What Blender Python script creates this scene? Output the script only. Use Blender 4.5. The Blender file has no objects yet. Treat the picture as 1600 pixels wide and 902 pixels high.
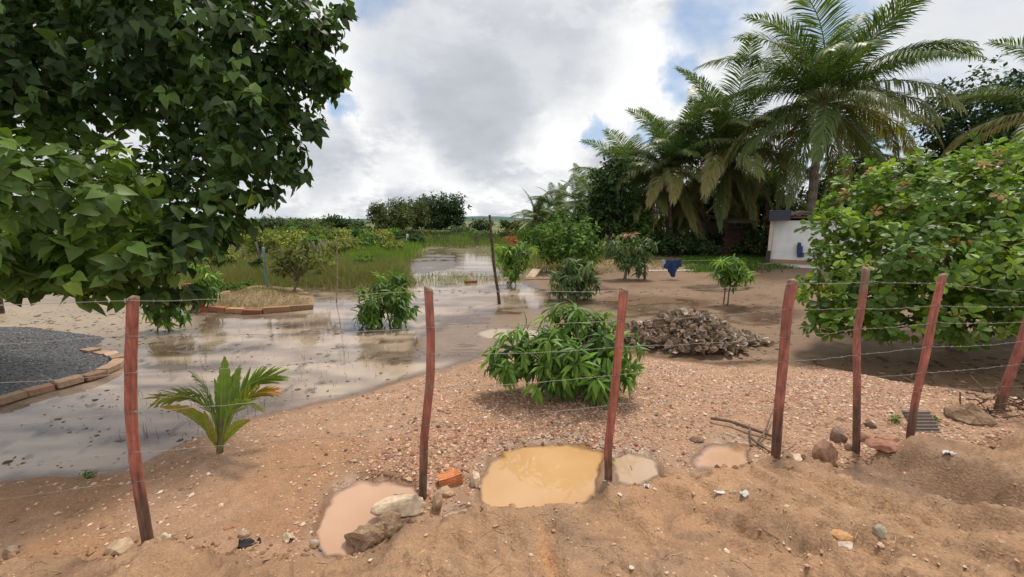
import bpy, bmesh, math, random
import numpy as np
from mathutils import Matrix, Vector

random.seed(5)
rng = np.random.default_rng(11)
SC = bpy.context.scene
COL = SC.collection

# ------------------------------------------------------------------ camera
F, CX, CY, CH = 650.0, 800.0, 451.0, 1.9          # focal length in photo pixels, centre, eye height
PITCH = math.atan(106.0 / F)
CP, SP = math.cos(PITCH), math.sin(PITCH)
cam = bpy.data.cameras.new('camera'); cam_o = bpy.data.objects.new('camera', cam); COL.objects.link(cam_o)
cam.sensor_width = 36.0; cam.lens = F / 1600.0 * 36.0
cam.clip_start = 0.05; cam.clip_end = 4000.0
cam_o.location = (0, 0, CH); cam_o.rotation_euler = (math.pi / 2 - PITCH, 0, 0)
SC.camera = cam_o

def ray(px, py):
    dx = (px - CX) / F; du = (CY - py) / F
    return np.array([dx, CP + du * SP, -SP + du * CP])
def G(px, py, z=-0.2):                             # pixel -> point on the level z
    r = ray(px, py); t = (z - CH) / r[2]
    return np.array([r[0] * t, r[1] * t, z])
def W(px, py, zc):                                 # pixel -> point at a depth
    r = ray(px, py); return np.array([r[0] * zc, r[1] * zc, CH + r[2] * zc])
def proj(x, y, z):
    zc = y * CP + (CH - z) * SP; up = (z - CH) * CP + y * SP
    zs = np.where(np.abs(zc) < 1e-4, 1e-4, zc)
    return CX + F * x / zs, CY - F * up / zs, zc

# ------------------------------------------------------------------ sun, sky, exposure
SUN_EL, SUN_AZ = math.radians(66), math.radians(28)     # azimuth measured from +Y towards +X
sun = bpy.data.lights.new('sun', 'SUN'); sun.energy = 3.0; sun.angle = math.radians(9); sun.color = (1.0, 0.92, 0.80)
sun_o = bpy.data.objects.new('sun', sun); COL.objects.link(sun_o)
sd = Vector((math.sin(SUN_AZ) * math.cos(SUN_EL), math.cos(SUN_AZ) * math.cos(SUN_EL), math.sin(SUN_EL)))
sun_o.rotation_euler = sd.to_track_quat('Z', 'Y').to_euler(); sun_o.location = (0, 0, 60)
SC.view_settings.view_transform = 'Standard'; SC.view_settings.look = 'None'
SC.view_settings.exposure = 0.12; SC.view_settings.gamma = 1.0
SC.cycles.max_bounces = 6; SC.cycles.diffuse_bounces = 3; SC.cycles.transmission_bounces = 3
SC.cycles.use_denoising = True

world = bpy.data.worlds.new('World'); SC.world = world; world.use_nodes = True
wn = world.node_tree.nodes; wl = world.node_tree.links
def WN(t, **k):
    n = wn.new(t)
    for a, b in k.items(): setattr(n, a, b)
    return n
def wlink(v, s):
    if isinstance(v, (int, float)): s.default_value = v
    elif isinstance(v, (tuple, list)): s.default_value = v
    else: wl.new(v, s)
def M(op, a, b=0.0, c=None, clamp=False):
    n = WN('ShaderNodeMath', operation=op, use_clamp=clamp)
    wlink(a, n.inputs[0]); wlink(b, n.inputs[1])
    if c is not None: wlink(c, n.inputs[2])
    return n.outputs[0]
def VM(op, a, b=(0, 0, 0), s=None):
    n = WN('ShaderNodeVectorMath', operation=op); wlink(a, n.inputs[0]); wlink(b, n.inputs[1])
    if s is not None: wlink(s, n.inputs['Scale'])
    return n.outputs['Value'] if op == 'DOT_PRODUCT' else n.outputs[0]
def MR(v, a, b, c=0.0, d=1.0, smooth=True):
    n = WN('ShaderNodeMapRange', interpolation_type='SMOOTHSTEP' if smooth else 'LINEAR')
    wlink(v, n.inputs[0])
    for i, q in enumerate((a, b, c, d)): wlink(q, n.inputs[1 + i])
    return n.outputs[0]
def NZ(vec, scale, detail=8, rough=0.55, dist=0.0):
    n = WN('ShaderNodeTexNoise'); wlink(vec, n.inputs['Vector'])
    n.inputs['Scale'].default_value = scale; n.inputs['Detail'].default_value = detail
    n.inputs['Roughness'].default_value = rough; n.inputs['Distortion'].default_value = dist
    return n.outputs['Fac'], n.outputs['Color']
def MIX(f, a, b):
    n = WN('ShaderNodeMix', data_type='RGBA'); wlink(f, n.inputs[0]); wlink(a, n.inputs[6]); wlink(b, n.inputs[7]); return n.outputs[2]
BG = 0.1
for n in list(wn): wn.remove(n)
sky = WN('ShaderNodeTexSky', sky_type='NISHITA'); sky.sun_disc = False
sky.sun_elevation = SUN_EL; sky.sun_rotation = SUN_AZ; sky.air_density = 1.0; sky.dust_density = 0.6
tc = WN('ShaderNodeTexCoord'); dirv = VM('NORMALIZE', tc.outputs['Generated'])
sep = WN('ShaderNodeSeparateXYZ'); wl.new(dirv, sep.inputs[0])
den = M('ADD', M('MAXIMUM', sep.outputs[2], 0.0), 0.24)
comb = WN('ShaderNodeCombineXYZ')
wl.new(M('DIVIDE', sep.outputs[0], den), comb.inputs[0]); wl.new(M('DIVIDE', sep.outputs[1], den), comb.inputs[1])
cp = comb.outputs[0]                                 # cloud-deck coordinates
w_f, w_c = NZ(dirv, 5.0, 8, 0.6)
wob = VM('SCALE', VM('SUBTRACT', w_c, (0.5, 0.5, 0.5)), s=0.22)
dwob = VM('NORMALIZE', VM('ADD', dirv, wob))
w2_f, w2_c = NZ(dirv, 11.0, 8, 0.62)
dwob2 = VM('NORMALIZE', VM('ADD', dirv, VM('SCALE', VM('SUBTRACT', w2_c, (0.5, 0.5, 0.5)), s=0.13)))
def blob(px, py, r_in, r_out, wobble=1):
    d = ray(px, py); d = d / np.linalg.norm(d)
    dot = VM('DOT_PRODUCT', dwob if wobble == 1 else dwob2, tuple(d))
    return MR(dot, math.cos(math.radians(r_out)), math.cos(math.radians(r_in)))
def mx(*v):
    o = v[0]
    for q in v[1:]: o = M('MAXIMUM', o, q)
    return o
n1, _ = NZ(cp, 1.3, 9, 0.56, 0.25)
n2, _ = NZ(cp, 3.6, 9, 0.56, 0.15)
n3, _ = NZ(VM('ADD', cp, (7.3, 2.1, 0.4)), 0.7, 6, 0.5)
dsq = VM('MULTIPLY', dirv, (1.0, 1.0, 2.3))
d1, _ = NZ(dsq, 5.0, 8, 0.55, 0.1)
lowk = MR(sep.outputs[2], 0.42, 0.12)
plan = M('ADD', M('MULTIPLY', n1, 0.55), M('MULTIPLY', n2, 0.45))
bright = M('ADD', plan, M('MULTIPLY', M('SUBTRACT', d1, plan), M('MULTIPLY', lowk, 0.85)))
d1b, _ = NZ(VM('ADD', dsq, (0.0, 0.0, 0.06)), 5.0, 8, 0.55, 0.1)
relief = M('MULTIPLY', M('SUBTRACT', d1, d1b), M('ADD', 0.45, M('MULTIPLY', lowk, 0.75)))
q1, _ = NZ(dsq, 4.2, 10, 0.6, 0.15)
q2, _ = NZ(VM('ADD', dsq, (3.1, 1.7, 0.3)), 9.5, 10, 0.62, 0.1)
puff = MR(M('ADD', M('MULTIPLY', q1, 0.6), M('MULTIPLY', q2, 0.4)), 0.455, 0.55)
base0 = M('ADD', MR(bright, 0.38, 0.58, M('ADD', 0.62, M('MULTIPLY', lowk, 0.06)), M('SUBTRACT', 1.02, M('MULTIPLY', lowk, 0.08))), relief)
base = M('ADD', M('MULTIPLY', base0, 0.42), M('MULTIPLY', M('ADD', M('SUBTRACT', 0.70, M('MULTIPLY', lowk, 0.13)), M('MULTIPLY', puff, M('ADD', 0.36, M('MULTIPLY', lowk, 0.08)))), 0.60))
grey = mx(M('MULTIPLY', blob(745, 170, 3, 12), 1.0), M('MULTIPLY', blob(680, 90, 3, 13), 0.75), M('MULTIPLY', blob(850, 40, 3, 13), 0.65),
          M('MULTIPLY', blob(520, 250, 1, 6), 0.65), M('MULTIPLY', blob(-500, 0, 10, 40), 0.6), M('MULTIPLY', blob(300, -900, 10, 40), 0.6), M('MULTIPLY', blob(2300, -200, 10, 40), 0.5))
white = mx(blob(545, 110, 2, 9), M('MULTIPLY', blob(820, 110, 0.5, 5.5), 0.9), blob(1000, 140, 2, 9), M('MULTIPLY', blob(1500, 80, 3, 14), 0.8), M('MULTIPLY', blob(640, 262, 0.5, 5), .6), M('MULTIPLY', blob(880, 235, .5, 5), .7))
base = M('ADD', base, M('MULTIPLY', white, M('SUBTRACT', 0.97, base)))
gtone = M('ADD', 0.34, M('MULTIPLY', plan, 0.40))
base = M('ADD', base, M('MULTIPLY', grey, M('SUBTRACT', gtone, base)))
tint = MIX(MR(base, 0.45, 0.9), (0.93, 0.98, 1.07, 1), (0.99, 0.995, 1.0, 1))
cl = WN('ShaderNodeVectorMath', operation='SCALE'); wl.new(tint, cl.inputs[0]); wl.new(M('MULTIPLY', base, 1.0 / BG), cl.inputs['Scale'])
gap_n = M('MULTIPLY', MR(n3, 0.56, 0.68), MR(n1, 0.45, 0.6, 1.0, 0.3))
gaps = mx(blob(1105, 30, 1.0, 5, 2), blob(1065, 120, 0.5, 3.2, 2), blob(528, 175, 0.2, 2.2, 2), M('MULTIPLY', blob(935, 206, 0.2, 2.2, 2), .9), M('MULTIPLY', blob(1015, 214, 0.3, 2.2, 2), .9), blob(1590, 175, 1, 4, 2), blob(1300, 25, .6, 5, 2), blob(575, -60, 1, 6, 2), M('MULTIPLY', blob(1130, 0, 1, 6, 2), .8))
gap = M('MULTIPLY', mx(M('MULTIPLY', gap_n, 0.9), M('MULTIPLY', gaps, MR(n2, 0.42, 0.62, 1.0, 0.7))), MR(sep.outputs[2], 0.03, 0.14))
skyc = VM('MULTIPLY', sky.outputs[0], (1.0, 1.0, 1.0))
skyb = MIX(0.35, skyc, (4.6, 6.2, 8.4, 1))
allc = MIX(gap, cl.outputs[0], skyb)
bg = WN('ShaderNodeBackground'); wl.new(allc, bg.inputs[0]); bg.inputs[1].default_value = BG
wo = WN('ShaderNodeOutputWorld'); wl.new(bg.outputs[0], wo.inputs[0])

# ------------------------------------------------------------------ noise
def _h(ix, iy, s):
    n = (ix.astype(np.int64) * 374761393 + iy.astype(np.int64) * 668265263 + s * 974711) & 0xFFFFFFFF
    n = ((n ^ (n >> 13)) * 1274126177) & 0xFFFFFFFF
    return ((n ^ (n >> 16)) & 0xFFFF) / 65535.0
def vn(x, y, s=0):
    x = np.asarray(x, float); y = np.asarray(y, float)
    ix = np.floor(x); iy = np.floor(y); fx = x - ix; fy = y - iy
    fx = fx * fx * fx * (fx * (fx * 6 - 15) + 10); fy = fy * fy * fy * (fy * (fy * 6 - 15) + 10)
    a = _h(ix, iy, s); b = _h(ix + 1, iy, s); c = _h(ix, iy + 1, s); d = _h(ix + 1, iy + 1, s)
    return (a + (b - a) * fx) * (1 - fy) + (c + (d - c) * fx) * fy
def fbm(x, y, s=0, o=4, g=0.5):
    v = 0; a = 1; t = 0
    for i in range(o):
        v = v + a * vn(x * 2 ** i + i * 17.3, y * 2 ** i - i * 9.1, s + i); t += a; a *= g
    return v / t * 2 - 1                            # -1..1
def ridge(x, y, s=0, o=4):
    v = 0; a = 1; t = 0
    for i in range(o):
        v = v + a * (1 - np.abs(2 * vn(x * 2 ** i + i * 7.7, y * 2 ** i + i * 3.1, s + i) - 1)); t += a; a *= 0.5
    return v / t
def sm(v, a, b):
    t = np.clip((v - a) / (b - a), 0, 1); return t * t * (3 - 2 * t)
def lerp(a, b, t): return a + (b - a) * t
def sdpoly(px, py, poly):                           # signed distance, positive inside
    d = np.full(np.shape(px), 1e18); ins = np.zeros(np.shape(px), bool)
    n = len(poly)
    for i in range(n):
        ax, ay = poly[i]; bx, by = poly[(i + 1) % n]
        ex, ey = bx - ax, by - ay; wx, wy = px - ax, py - ay
        t = np.clip((wx * ex + wy * ey) / (ex * ex + ey * ey + 1e-12), 0, 1)
        d = np.minimum(d, (wx - ex * t) ** 2 + (wy - ey * t) ** 2)
        c = (ay > py) != (by > py)
        ins ^= c & (px < (bx - ax) * (py - ay) / (by - ay + 1e-12) + ax)
    d = np.sqrt(d); return np.where(ins, d, -d)

# ------------------------------------------------------------------ objects
def tag(o, label=None, cat=None, group=None, kind=None):
    if label: o['label'] = label
    if cat: o['category'] = cat
    if group: o['group'] = group
    if kind: o['kind'] = kind
    return o
def empty(name, label, cat, loc, group=None, rz=0.0):
    o = bpy.data.objects.new(name, None); COL.objects.link(o)
    o.location = tuple(float(v) for v in loc); o.rotation_euler = (0, 0, rz); o.empty_display_size = 0.1
    return tag(o, label, cat, group)
def mesh(name, V, T, C=None, smooth=True):
    V = np.asarray(V, np.float32); T = np.asarray(T, np.int32)
    me = bpy.data.meshes.new(name); k = T.shape[1]
    me.vertices.add(len(V)); me.vertices.foreach_set('co', V.ravel())
    me.loops.add(T.size); me.loops.foreach_set('vertex_index', T.ravel())
    me.polygons.add(len(T)); me.polygons.foreach_set('loop_start', np.arange(0, T.size, k, dtype=np.int32))
    me.update(calc_edges=True)
    me.polygons.foreach_set('use_smooth', np.full(len(T), smooth))
    if C is not None:
        C = np.asarray(C, np.float32)
        if C.shape[1] == 3: C = np.concatenate([C, np.ones((len(C), 1), np.float32)], 1)
        a = me.color_attributes.new('Col', 'FLOAT_COLOR', 'POINT'); a.data.foreach_set('color', C.ravel())
    me.validate(verbose=False)
    return me
def put(name, me, mat, parent=None, loc=(0, 0, 0), rz=0.0, kind=None):
    if mat is not None and not me.materials: me.materials.append(mat)
    o = bpy.data.objects.new(name, me); COL.objects.link(o)
    o.location = tuple(float(v) for v in loc); o.rotation_euler = (0, 0, rz)
    if parent: o.parent = parent
    if kind: o['kind'] = kind
    return o
class FB:                                            # geometry collector (triangles with a colour per vertex)
    def __init__(s): s.V = []; s.T = []; s.C = []; s.n = 0
    def add(s, V, T, C):
        V = np.asarray(V, float); T = np.asarray(T, int)
        C = np.asarray(C, float)
        if C.ndim == 1: C = np.tile(C, (len(V), 1))
        s.V.append(V); s.T.append(T + s.n); s.C.append(C); s.n += len(V)
    def leaves(s, tpl, pos, d, up, sc, col, wid=1.0):
        tv, tt, shade = tpl
        X, Y, Z = frames(d, up)
        sc = np.asarray(sc)[:, None, None]
        V = pos[:, None, :] + sc * (X[:, None, :] * tv[None, :, 0:1] * wid + Y[:, None, :] * tv[None, :, 1:2] + Z[:, None, :] * tv[None, :, 2:3])
        n = len(pos); k = len(tv)
        T = (tt[None] + (np.arange(n) * k)[:, None, None]).reshape(-1, 3)
        C = (np.asarray(col)[:, None, :] * shade[None, :, None]).reshape(-1, 3)
        s.add(V.reshape(-1, 3), T, C)
    def tube(s, pts, rad, sides=6, col=(.2, .15, .1), cap=True, wob=0.0):
        pts = np.asarray(pts, float); n = len(pts); rad = np.broadcast_to(np.asarray(rad, float), (n,))
        tg = np.gradient(pts, axis=0); tg /= np.linalg.norm(tg, axis=1)[:, None] + 1e-9
        ref = np.array([0, 0, 1.0]) if abs(tg[0, 2]) < .8 else np.array([1.0, 0, 0])
        a = np.cross(tg, ref); a /= np.linalg.norm(a, axis=1)[:, None] + 1e-9; b = np.cross(tg, a)
        th = np.arange(sides) / sides * 2 * math.pi
        rr = rad[:, None] * (1 + wob * rng.uniform(-1, 1, (n, sides)))
        V = pts[:, None] + rr[..., None] * (np.cos(th)[None, :, None] * a[:, None] + np.sin(th)[None, :, None] * b[:, None])
        T = []
        for i in range(n - 1):
            for j in range(sides):
                p = i * sides + j; q = i * sides + (j + 1) % sides
                T += [(p, q, q + sides), (p, q + sides, p + sides)]
        V = V.reshape(-1, 3)
        if cap:
            V = np.concatenate([V, pts[:1], pts[-1:]]); e = (n - 1) * sides
            for j in range(sides):
                T.append((len(V) - 2, (j + 1) % sides, j)); T.append((len(V) - 1, e + j, e + (j + 1) % sides))
        C = np.asarray(col, float)
        if C.ndim == 2:
            C = np.repeat(C, sides, 0)
            if cap: C = np.concatenate([C, C[:1], C[-1:]])
        s.add(V, T, C)
    def box(s, c, size, R=None, col=(.3, .2, .1), jit=0.0):
        v = np.array([(x, y, z) for x in (-.5, .5) for y in (-.5, .5) for z in (-.5, .5)]) * np.asarray(size)
        v = v + rng.uniform(-jit, jit, v.shape)
        if R is not None: v = v @ np.asarray(R).T
        q = [(0, 1, 3, 2), (4, 6, 7, 5), (0, 4, 5, 1), (2, 3, 7, 6), (0, 2, 6, 4), (1, 5, 7, 3)]
        T = [t for a, b, c2, d in q for t in ((a, b, c2), (a, c2, d))]
        s.add(v + np.asarray(c), T, col)
    def arr(s): return np.concatenate(s.V), np.concatenate(s.T), np.concatenate(s.C)
    def put(s, name, mat, parent=None, loc=(0, 0, 0), smooth=True, kind=None, rz=0.0, sub=None):
        V, T, C = s.arr()
        if sub is not None: V = V - np.asarray(sub)
        return put(name, mesh(name, V, T, C, smooth), mat, parent, loc, rz, kind)
def frames(d, up):
    d = d / (np.linalg.norm(d, axis=1)[:, None] + 1e-9)
    x = np.cross(d, up); l = np.linalg.norm(x, axis=1)[:, None]
    x = np.where(l < 1e-3, np.cross(d, np.array([1.0, .3, .1])), x); x /= np.linalg.norm(x, axis=1)[:, None] + 1e-9
    return x, d, np.cross(x, d)
def Rz(a): c, s = math.cos(a), math.sin(a); return np.array([[c, -s, 0], [s, c, 0], [0, 0, 1.0]])
def Rx(a): c, s = math.cos(a), math.sin(a); return np.array([[1, 0, 0], [0, c, -s], [0, s, c]])
def Ry(a): c, s = math.cos(a), math.sin(a); return np.array([[c, 0, s], [0, 1, 0], [-s, 0, c]])

# ------------------------------------------------------------------ materials
def newmat(name):
    m = bpy.data.materials.new(name); m.use_nodes = True; nt = m.node_tree
    for n in list(nt.nodes): nt.nodes.remove(n)
    return m, nt, nt.nodes, nt.links
def mat_col(name, rough=0.6, spec=0.5, trans=0.0, nscale=0, namt=0.0, bump=0.0, bscale=40, ior=1.45, dist=.01, stretch=None, vary=0.0):
    """colour from the attribute Col, varied by noise; optional leaf translucency and bump"""
    m, nt, N, L = newmat(name)
    at = N.new('ShaderNodeAttribute'); at.attribute_name = 'Col'
    out = N.new('ShaderNodeOutputMaterial'); b = N.new('ShaderNodeBsdfPrincipled')
    b.inputs['Roughness'].default_value = rough; b.inputs['Specular IOR Level'].default_value = spec; b.inputs['IOR'].default_value = ior
    c = at.outputs['Color']; tco = N.new('ShaderNodeTexCoord'); vec = tco.outputs['Object']
    if stretch:
        mp = N.new('ShaderNodeMapping'); mp.inputs['Scale'].default_value = stretch; L.new(vec, mp.inputs[0]); vec = mp.outputs[0]
    if namt:
        nz = N.new('ShaderNodeTexNoise'); nz.inputs['Scale'].default_value = nscale; nz.inputs['Detail'].default_value = 6; L.new(vec, nz.inputs['Vector'])
        mr = N.new('ShaderNodeMapRange'); mr.inputs[1].default_value = .3; mr.inputs[2].default_value = .7
        mr.inputs[3].default_value = 1 - namt; mr.inputs[4].default_value = 1 + namt; L.new(nz.outputs['Fac'], mr.inputs[0])
        mu = N.new('ShaderNodeVectorMath'); mu.operation = 'SCALE'; L.new(c, mu.inputs[0]); L.new(mr.outputs[0], mu.inputs['Scale']); c = mu.outputs[0]
    if vary:
        oi = N.new('ShaderNodeObjectInfo'); mr = N.new('ShaderNodeMapRange'); mr.inputs[3].default_value = 1 - vary; mr.inputs[4].default_value = 1 + vary
        L.new(oi.outputs['Random'], mr.inputs[0])
        mu = N.new('ShaderNodeVectorMath'); mu.operation = 'SCALE'; L.new(c, mu.inputs[0]); L.new(mr.outputs[0], mu.inputs['Scale']); c = mu.outputs[0]
    L.new(c, b.inputs['Base Color'])
    if bump:
        bn = N.new('ShaderNodeTexNoise'); bn.inputs['Scale'].default_value = bscale; bn.inputs['Detail'].default_value = 8; bn.inputs['Roughness'].default_value = .65
        L.new(vec, bn.inputs['Vector']); bp = N.new('ShaderNodeBump'); bp.inputs['Strength'].default_value = bump; bp.inputs['Distance'].default_value = dist
        L.new(bn.outputs['Fac'], bp.inputs['Height']); L.new(bp.outputs[0], b.inputs['Normal'])
    sh = b.outputs[0]
    if trans:
        t = N.new('ShaderNodeBsdfTranslucent'); tm = N.new('ShaderNodeVectorMath'); tm.operation = 'MULTIPLY'
        L.new(c, tm.inputs[0]); tm.inputs[1].default_value = (1.5, 1.6, .7); L.new(tm.outputs[0], t.inputs[0])
        mi = N.new('ShaderNodeMixShader'); mi.inputs[0].default_value = trans; L.new(sh, mi.inputs[1]); L.new(t.outputs[0], mi.inputs[2]); sh = mi.outputs[0]
    L.new(sh, out.inputs[0]); return m
M_LEAF = mat_col('leaf_satin', rough=.48, spec=.32, trans=.30, vary=.0)
M_LEAFP = mat_col('leaf_satin_single', rough=.48, spec=.32, trans=.30, vary=.22)
M_LEAFD = mat_col('leaf_matte', rough=.7, spec=.2, trans=.2)
M_PALM = mat_col('palm_leaflet', rough=.42, spec=.4, trans=.33)
M_BARK = mat_col('bark', rough=.9, spec=.15, nscale=18, namt=.4, bump=.6, bscale=25, dist=.02)
M_STONE = mat_col('stone', rough=.85, spec=.25, nscale=25, namt=.3, bump=.5, bscale=60, dist=.006)
M_PEB = mat_col('pebble', rough=.8, spec=.25)
M_CLAY = mat_col('fired_clay', rough=.8, spec=.2, nscale=30, namt=.22, bump=.35, bscale=120, dist=.003, vary=.15)
M_WIRE = mat_col('galvanised_wire', rough=.45, spec=.5)
M_GRASS = mat_col('grass_blade', rough=.6, spec=.25, trans=.3)
M_DRY = mat_col('dry_leaf', rough=.75, spec=.2, trans=.08, nscale=30, namt=.25)
M_DRYP = mat_col('dry_leaf_single', rough=.75, spec=.2, trans=.08, nscale=30, namt=.25, vary=.3)
M_PLAIN = mat_col('painted', rough=.7, spec=.3, nscale=6, namt=.12, bump=.15, bscale=30)
M_CLOTH = mat_col('cloth', rough=.9, spec=.1, nscale=14, namt=.35)
M_PLASTIC = mat_col('plastic', rough=.4, spec=.5)
# ------------------------------------------------------------------ terrain
WATER = -0.22
def xy(pts, z): return np.array([G(a, b, z)[:2] for a, b in pts])
_road = xy([(-250, 880), (0, 872), (100, 868), (180, 862), (265, 842), (350, 850), (440, 852), (520, 852), (590, 838), (640, 800), (700, 792), (800, 788), (890, 780), (945, 752),
            (1030, 746), (1150, 735), (1210, 724), (1300, 712), (1400, 700), (1480, 690), (1540, 684), (1600, 668), (1750, 650)], 0.10)
_shore = xy([(-300, 752), (0, 750), (80, 742), (180, 735), (270, 724), (330, 690), (395, 650), (450, 638), (560, 610), (610, 594), (660, 578), (760, 556), (870, 548), (1000, 553), (1080, 560), (1150, 568),
             (1240, 562), (1330, 585), (1430, 605), (1600, 640), (1750, 660)], -0.22)
_road = _road[np.argsort(_road[:, 0])]; _shore = _shore[np.argsort(_shore[:, 0])]
PUDDLES = {
    'pink': ([(497, 822), (505, 782), (530, 757), (565, 744), (612, 741), (646, 752), (658, 772), (640, 790), (600, 812), (572, 850), (540, 866), (505, 862), (496, 845)], -0.035),
    'orange': ([(752, 745), (757, 716), (788, 697), (845, 686), (915, 688), (948, 698), (958, 716), (950, 742), (930, 770), (885, 795), (810, 806), (765, 800), (748, 778)], -0.035),
    'grey': ([(957, 714), (985, 700), (1014, 705), (1034, 722), (1037, 738), (1005, 750), (962, 752), (956, 735)], -0.030),
    'seep': ([(690, 800), (705, 790), (728, 786), (742, 792), (735, 806), (710, 812)], -0.030),
    'small': ([(1082, 716), (1100, 700), (1140, 692), (1168, 702), (1172, 722), (1150, 735), (1095, 733)], -0.01),
}
LAND = [  # polygons in ground directions of the photo: outline, height above the flood, softness, kind
    ([(-2500, 452), (150, 452), (260, 470), (300, 482), (330, 500), (300, 522), (240, 532), (150, 545), (60, 560), (-300, 580), (-2500, 620)], 0.018, 30, 'sand'),
    ([(-9000, 452), (250, 452), (330, 452), (480, 444), (560, 447), (648, 440), (630, 428), (622, 415), (640, 400), (668, 388), (705, 384.5), (750, 385), (768, 397), (778, 415), (786, 428), (830, 431), (850, 421),
      (1000, 424), (1300, 415), (9000, 440), (9000, 346.5), (-9000, 346.5)], 0.16, 3.0, 'grass'),
    ([(812, 436), (850, 423), (1000, 420), (1300, 412), (2200, 430), (3000, 640), (1600, 640), (1430, 606), (1330, 586), (1240, 566), (1080, 562), (1000, 545), (985, 500), (880, 480), (850, 455)], 0.032, 8, 'yard'),
    ([(632, 430), (620, 418), (640, 402), (690, 392), (712, 396), (716, 412), (690, 424), (660, 432)], 0.003, 5, 'ripple'),
    ([(690, 560), (640, 545), (655, 520), (700, 500), (780, 488), (860, 470), (990, 500), (1010, 552), (870, 556), (760, 562)], 0.006, 18, 'ripple'),
]
POOLS = [(1000, 478, 120, 20), (1190, 492, 70, 18), (985, 530, 50, 10), (1110, 570, 45, 9), (905, 452, 60, 9), (1120, 450, 60, 7), (800, 520, 55, 9)]
def terrain(x, y, full=False):
    x = np.asarray(x, float); y = np.asarray(y, float)
    ye = np.interp(x, _road[:, 0], _road[:, 1]) + 0.05 * fbm(x * 2.6, x * 0 + 3.3, 21, 4)
    ys = np.interp(x, _shore[:, 0], _shore[:, 1]) + 0.07 * fbm(x * 1.7, x * 0 + 9.1, 31, 4)
    ys = np.maximum(ys, ye + .35)
    ok = y > 0.9
    yy = np.where(ok, y, 0.9)
    px, py, zc = proj(x, yy, -0.2)
    # flooded flats
    clod = sm(fbm(x * 5.5, y * 9, 41, 4), .25, .7) * .028
    streak = fbm(x * .55 + y * .1, y * 2.4, 43, 4)
    off = -0.016 + 0.022 * streak + 0.014 * fbm(x * 1.6 + y * .3, y * 5.5, 45, 3) * sm(y, 14, 8) + clod * sm(fbm(x * .8, y * 1.1, 47, 3), -.35, .25) * sm(y, 22, 12)
    sand = np.zeros_like(x); grass = np.zeros_like(x); yard = np.zeros_like(x); rip = np.zeros_like(x)
    for poly, h, soft, kind in LAND:
        wpx = px + soft * .9 * fbm(x * .9, y * .7, 51, 3); wpy = py + soft * .3 * fbm(x * 1.3, y * .9, 53, 3)
        m = sm(sdpoly(wpx, wpy, poly), -soft, soft)
        if kind == 'sand': off = lerp(off, h + .022 * fbm(x * .6, y * 2.2, 55, 4), m); sand = m
        elif kind == 'grass':
            hh = h + .10 * fbm(x * .12, y * .12, 57, 3); off = lerp(off, hh, m); grass = m
        elif kind == 'yard':
            off = lerp(off, h + .022 * fbm(x * .7, y * .9, 59, 4) + .006 * fbm(x * 6, y * 6, 60, 3), m * (1 - grass)); yard = m
        else:
            r = np.sin(y * 34 + 4 * fbm(x * 1.2, y * 1.2, 61, 2)) * .0022
            off = lerp(off, h + r + .012 * fbm(x * 1.3, y * 1.6, 63, 3), m); rip = m
    for a, b, rx, ry in POOLS:
        e = ((px - a) / rx) ** 2 + ((py - b) / ry) ** 2 + .35 * fbm(x * 1.5, y * 1.5, 65, 3)
        off = off - .036 * sm(-e, -1.15, -.35)
    zf = WATER + off
    # far land rises very slightly
    zf = zf + sm(y, 60, 400) * 1.0 * grass
    # gravel bank
    t = np.clip((y - ye) / (ys - ye), 0, 1.3)
    zm = np.where(t < .45, 0.035 - .040 * (1 - sm(t, 0, .45)), 0.035 - .275 * sm(t, .42, 1.08))
    zm = zm + .014 * fbm(x * 2.1, y * 2.1, 71, 4) + .006 * fbm(x * 9, y * 9, 73, 3)
    w = sm(y, ys - .08, ys + .25)
    z = lerp(zm, zf, w)
    # puddle hollows on the bank
    # the raised dirt road in front
    d = ye - y
    lay = ridge(x * .55 + y * .9, y * 2.0 - x * .9, 81, 5)
    rr = .030 * fbm(x * 1.1, y * 1.3, 83, 3) + .030 * (lay - .6) + .005 * fbm(x * 8, y * 9, 85, 4) + .003 * (ridge(x * 13, y * 15, 86, 2) - .5)
    rgt = sm(x, .6, 1.8)
    step = sm(lay, .60, .64) * .022 + sm(lay, .70, .73) * .020 + sm(lay, .80, .83) * .016
    rr = rr + rgt * step - (1 - rgt) * .035 * (ridge(x * 2.2, y * 2.6, 87, 4) - .3) + .01
    chan = np.exp(-((x - (.22 + (y - 1.8) * -.12)) / .055) ** 2) * sm(y, 2.45, 2.0)
    rr = rr - .05 * chan
    hx, hy, _ = G(1172, 822, .2)
    rr = rr - .10 * np.exp(-(((x - hx) / .085) ** 2 + ((y - hy) / .05) ** 2) ** 1.6)
    hx, hy, _ = G(932, 770, .1)
    rr = rr - .05 * np.exp(-(((x - hx) / .11) ** 2 + ((y - hy) / .05) ** 2))
    for gx, gy, rx2, ry2, dd in ((1470, 812, .16, .05, .014), (1560, 760, .3, .09, .02), (1040, 840, .25, .1, .012)):
        hx, hy, _ = G(gx, gy, .2); rr = rr - dd * np.exp(-(((x - hx) / rx2) ** 2 + ((y - hy) / ry2) ** 2))
    sa = .46 * x - .89 * y; ta = .89 * x + .46 * y
    Hh = .15 * fbm(sa * .75 + 3, ta * 1.9, 191, 4, .55) + .05 * fbm(x * 2.2, y * 2.6, 193, 3); q_ = .032; u_ = Hh * 1.5 / q_
    terr = q_ * (np.floor(u_) + sm(u_ - np.floor(u_), .80, 1.0)) * 1.0 + Hh * .3
    rr = rr + lerp(.55, 1.0, rgt) * terr - .010 * sm(ridge(x * 3.1 + .8 * y, y * 4.3 - 1.2 * x, 199, 4), .74, .84)
    lay2 = ridge(x * .9 - y * .6, y * 2.6 + x * .8, 181, 4)
    rr = rr - .030 * np.exp(-((lay2 - .62) / .018) ** 2) * sm(fbm(x * 1.1, y * 1.3, 183, 3), -.1, .25)
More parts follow.
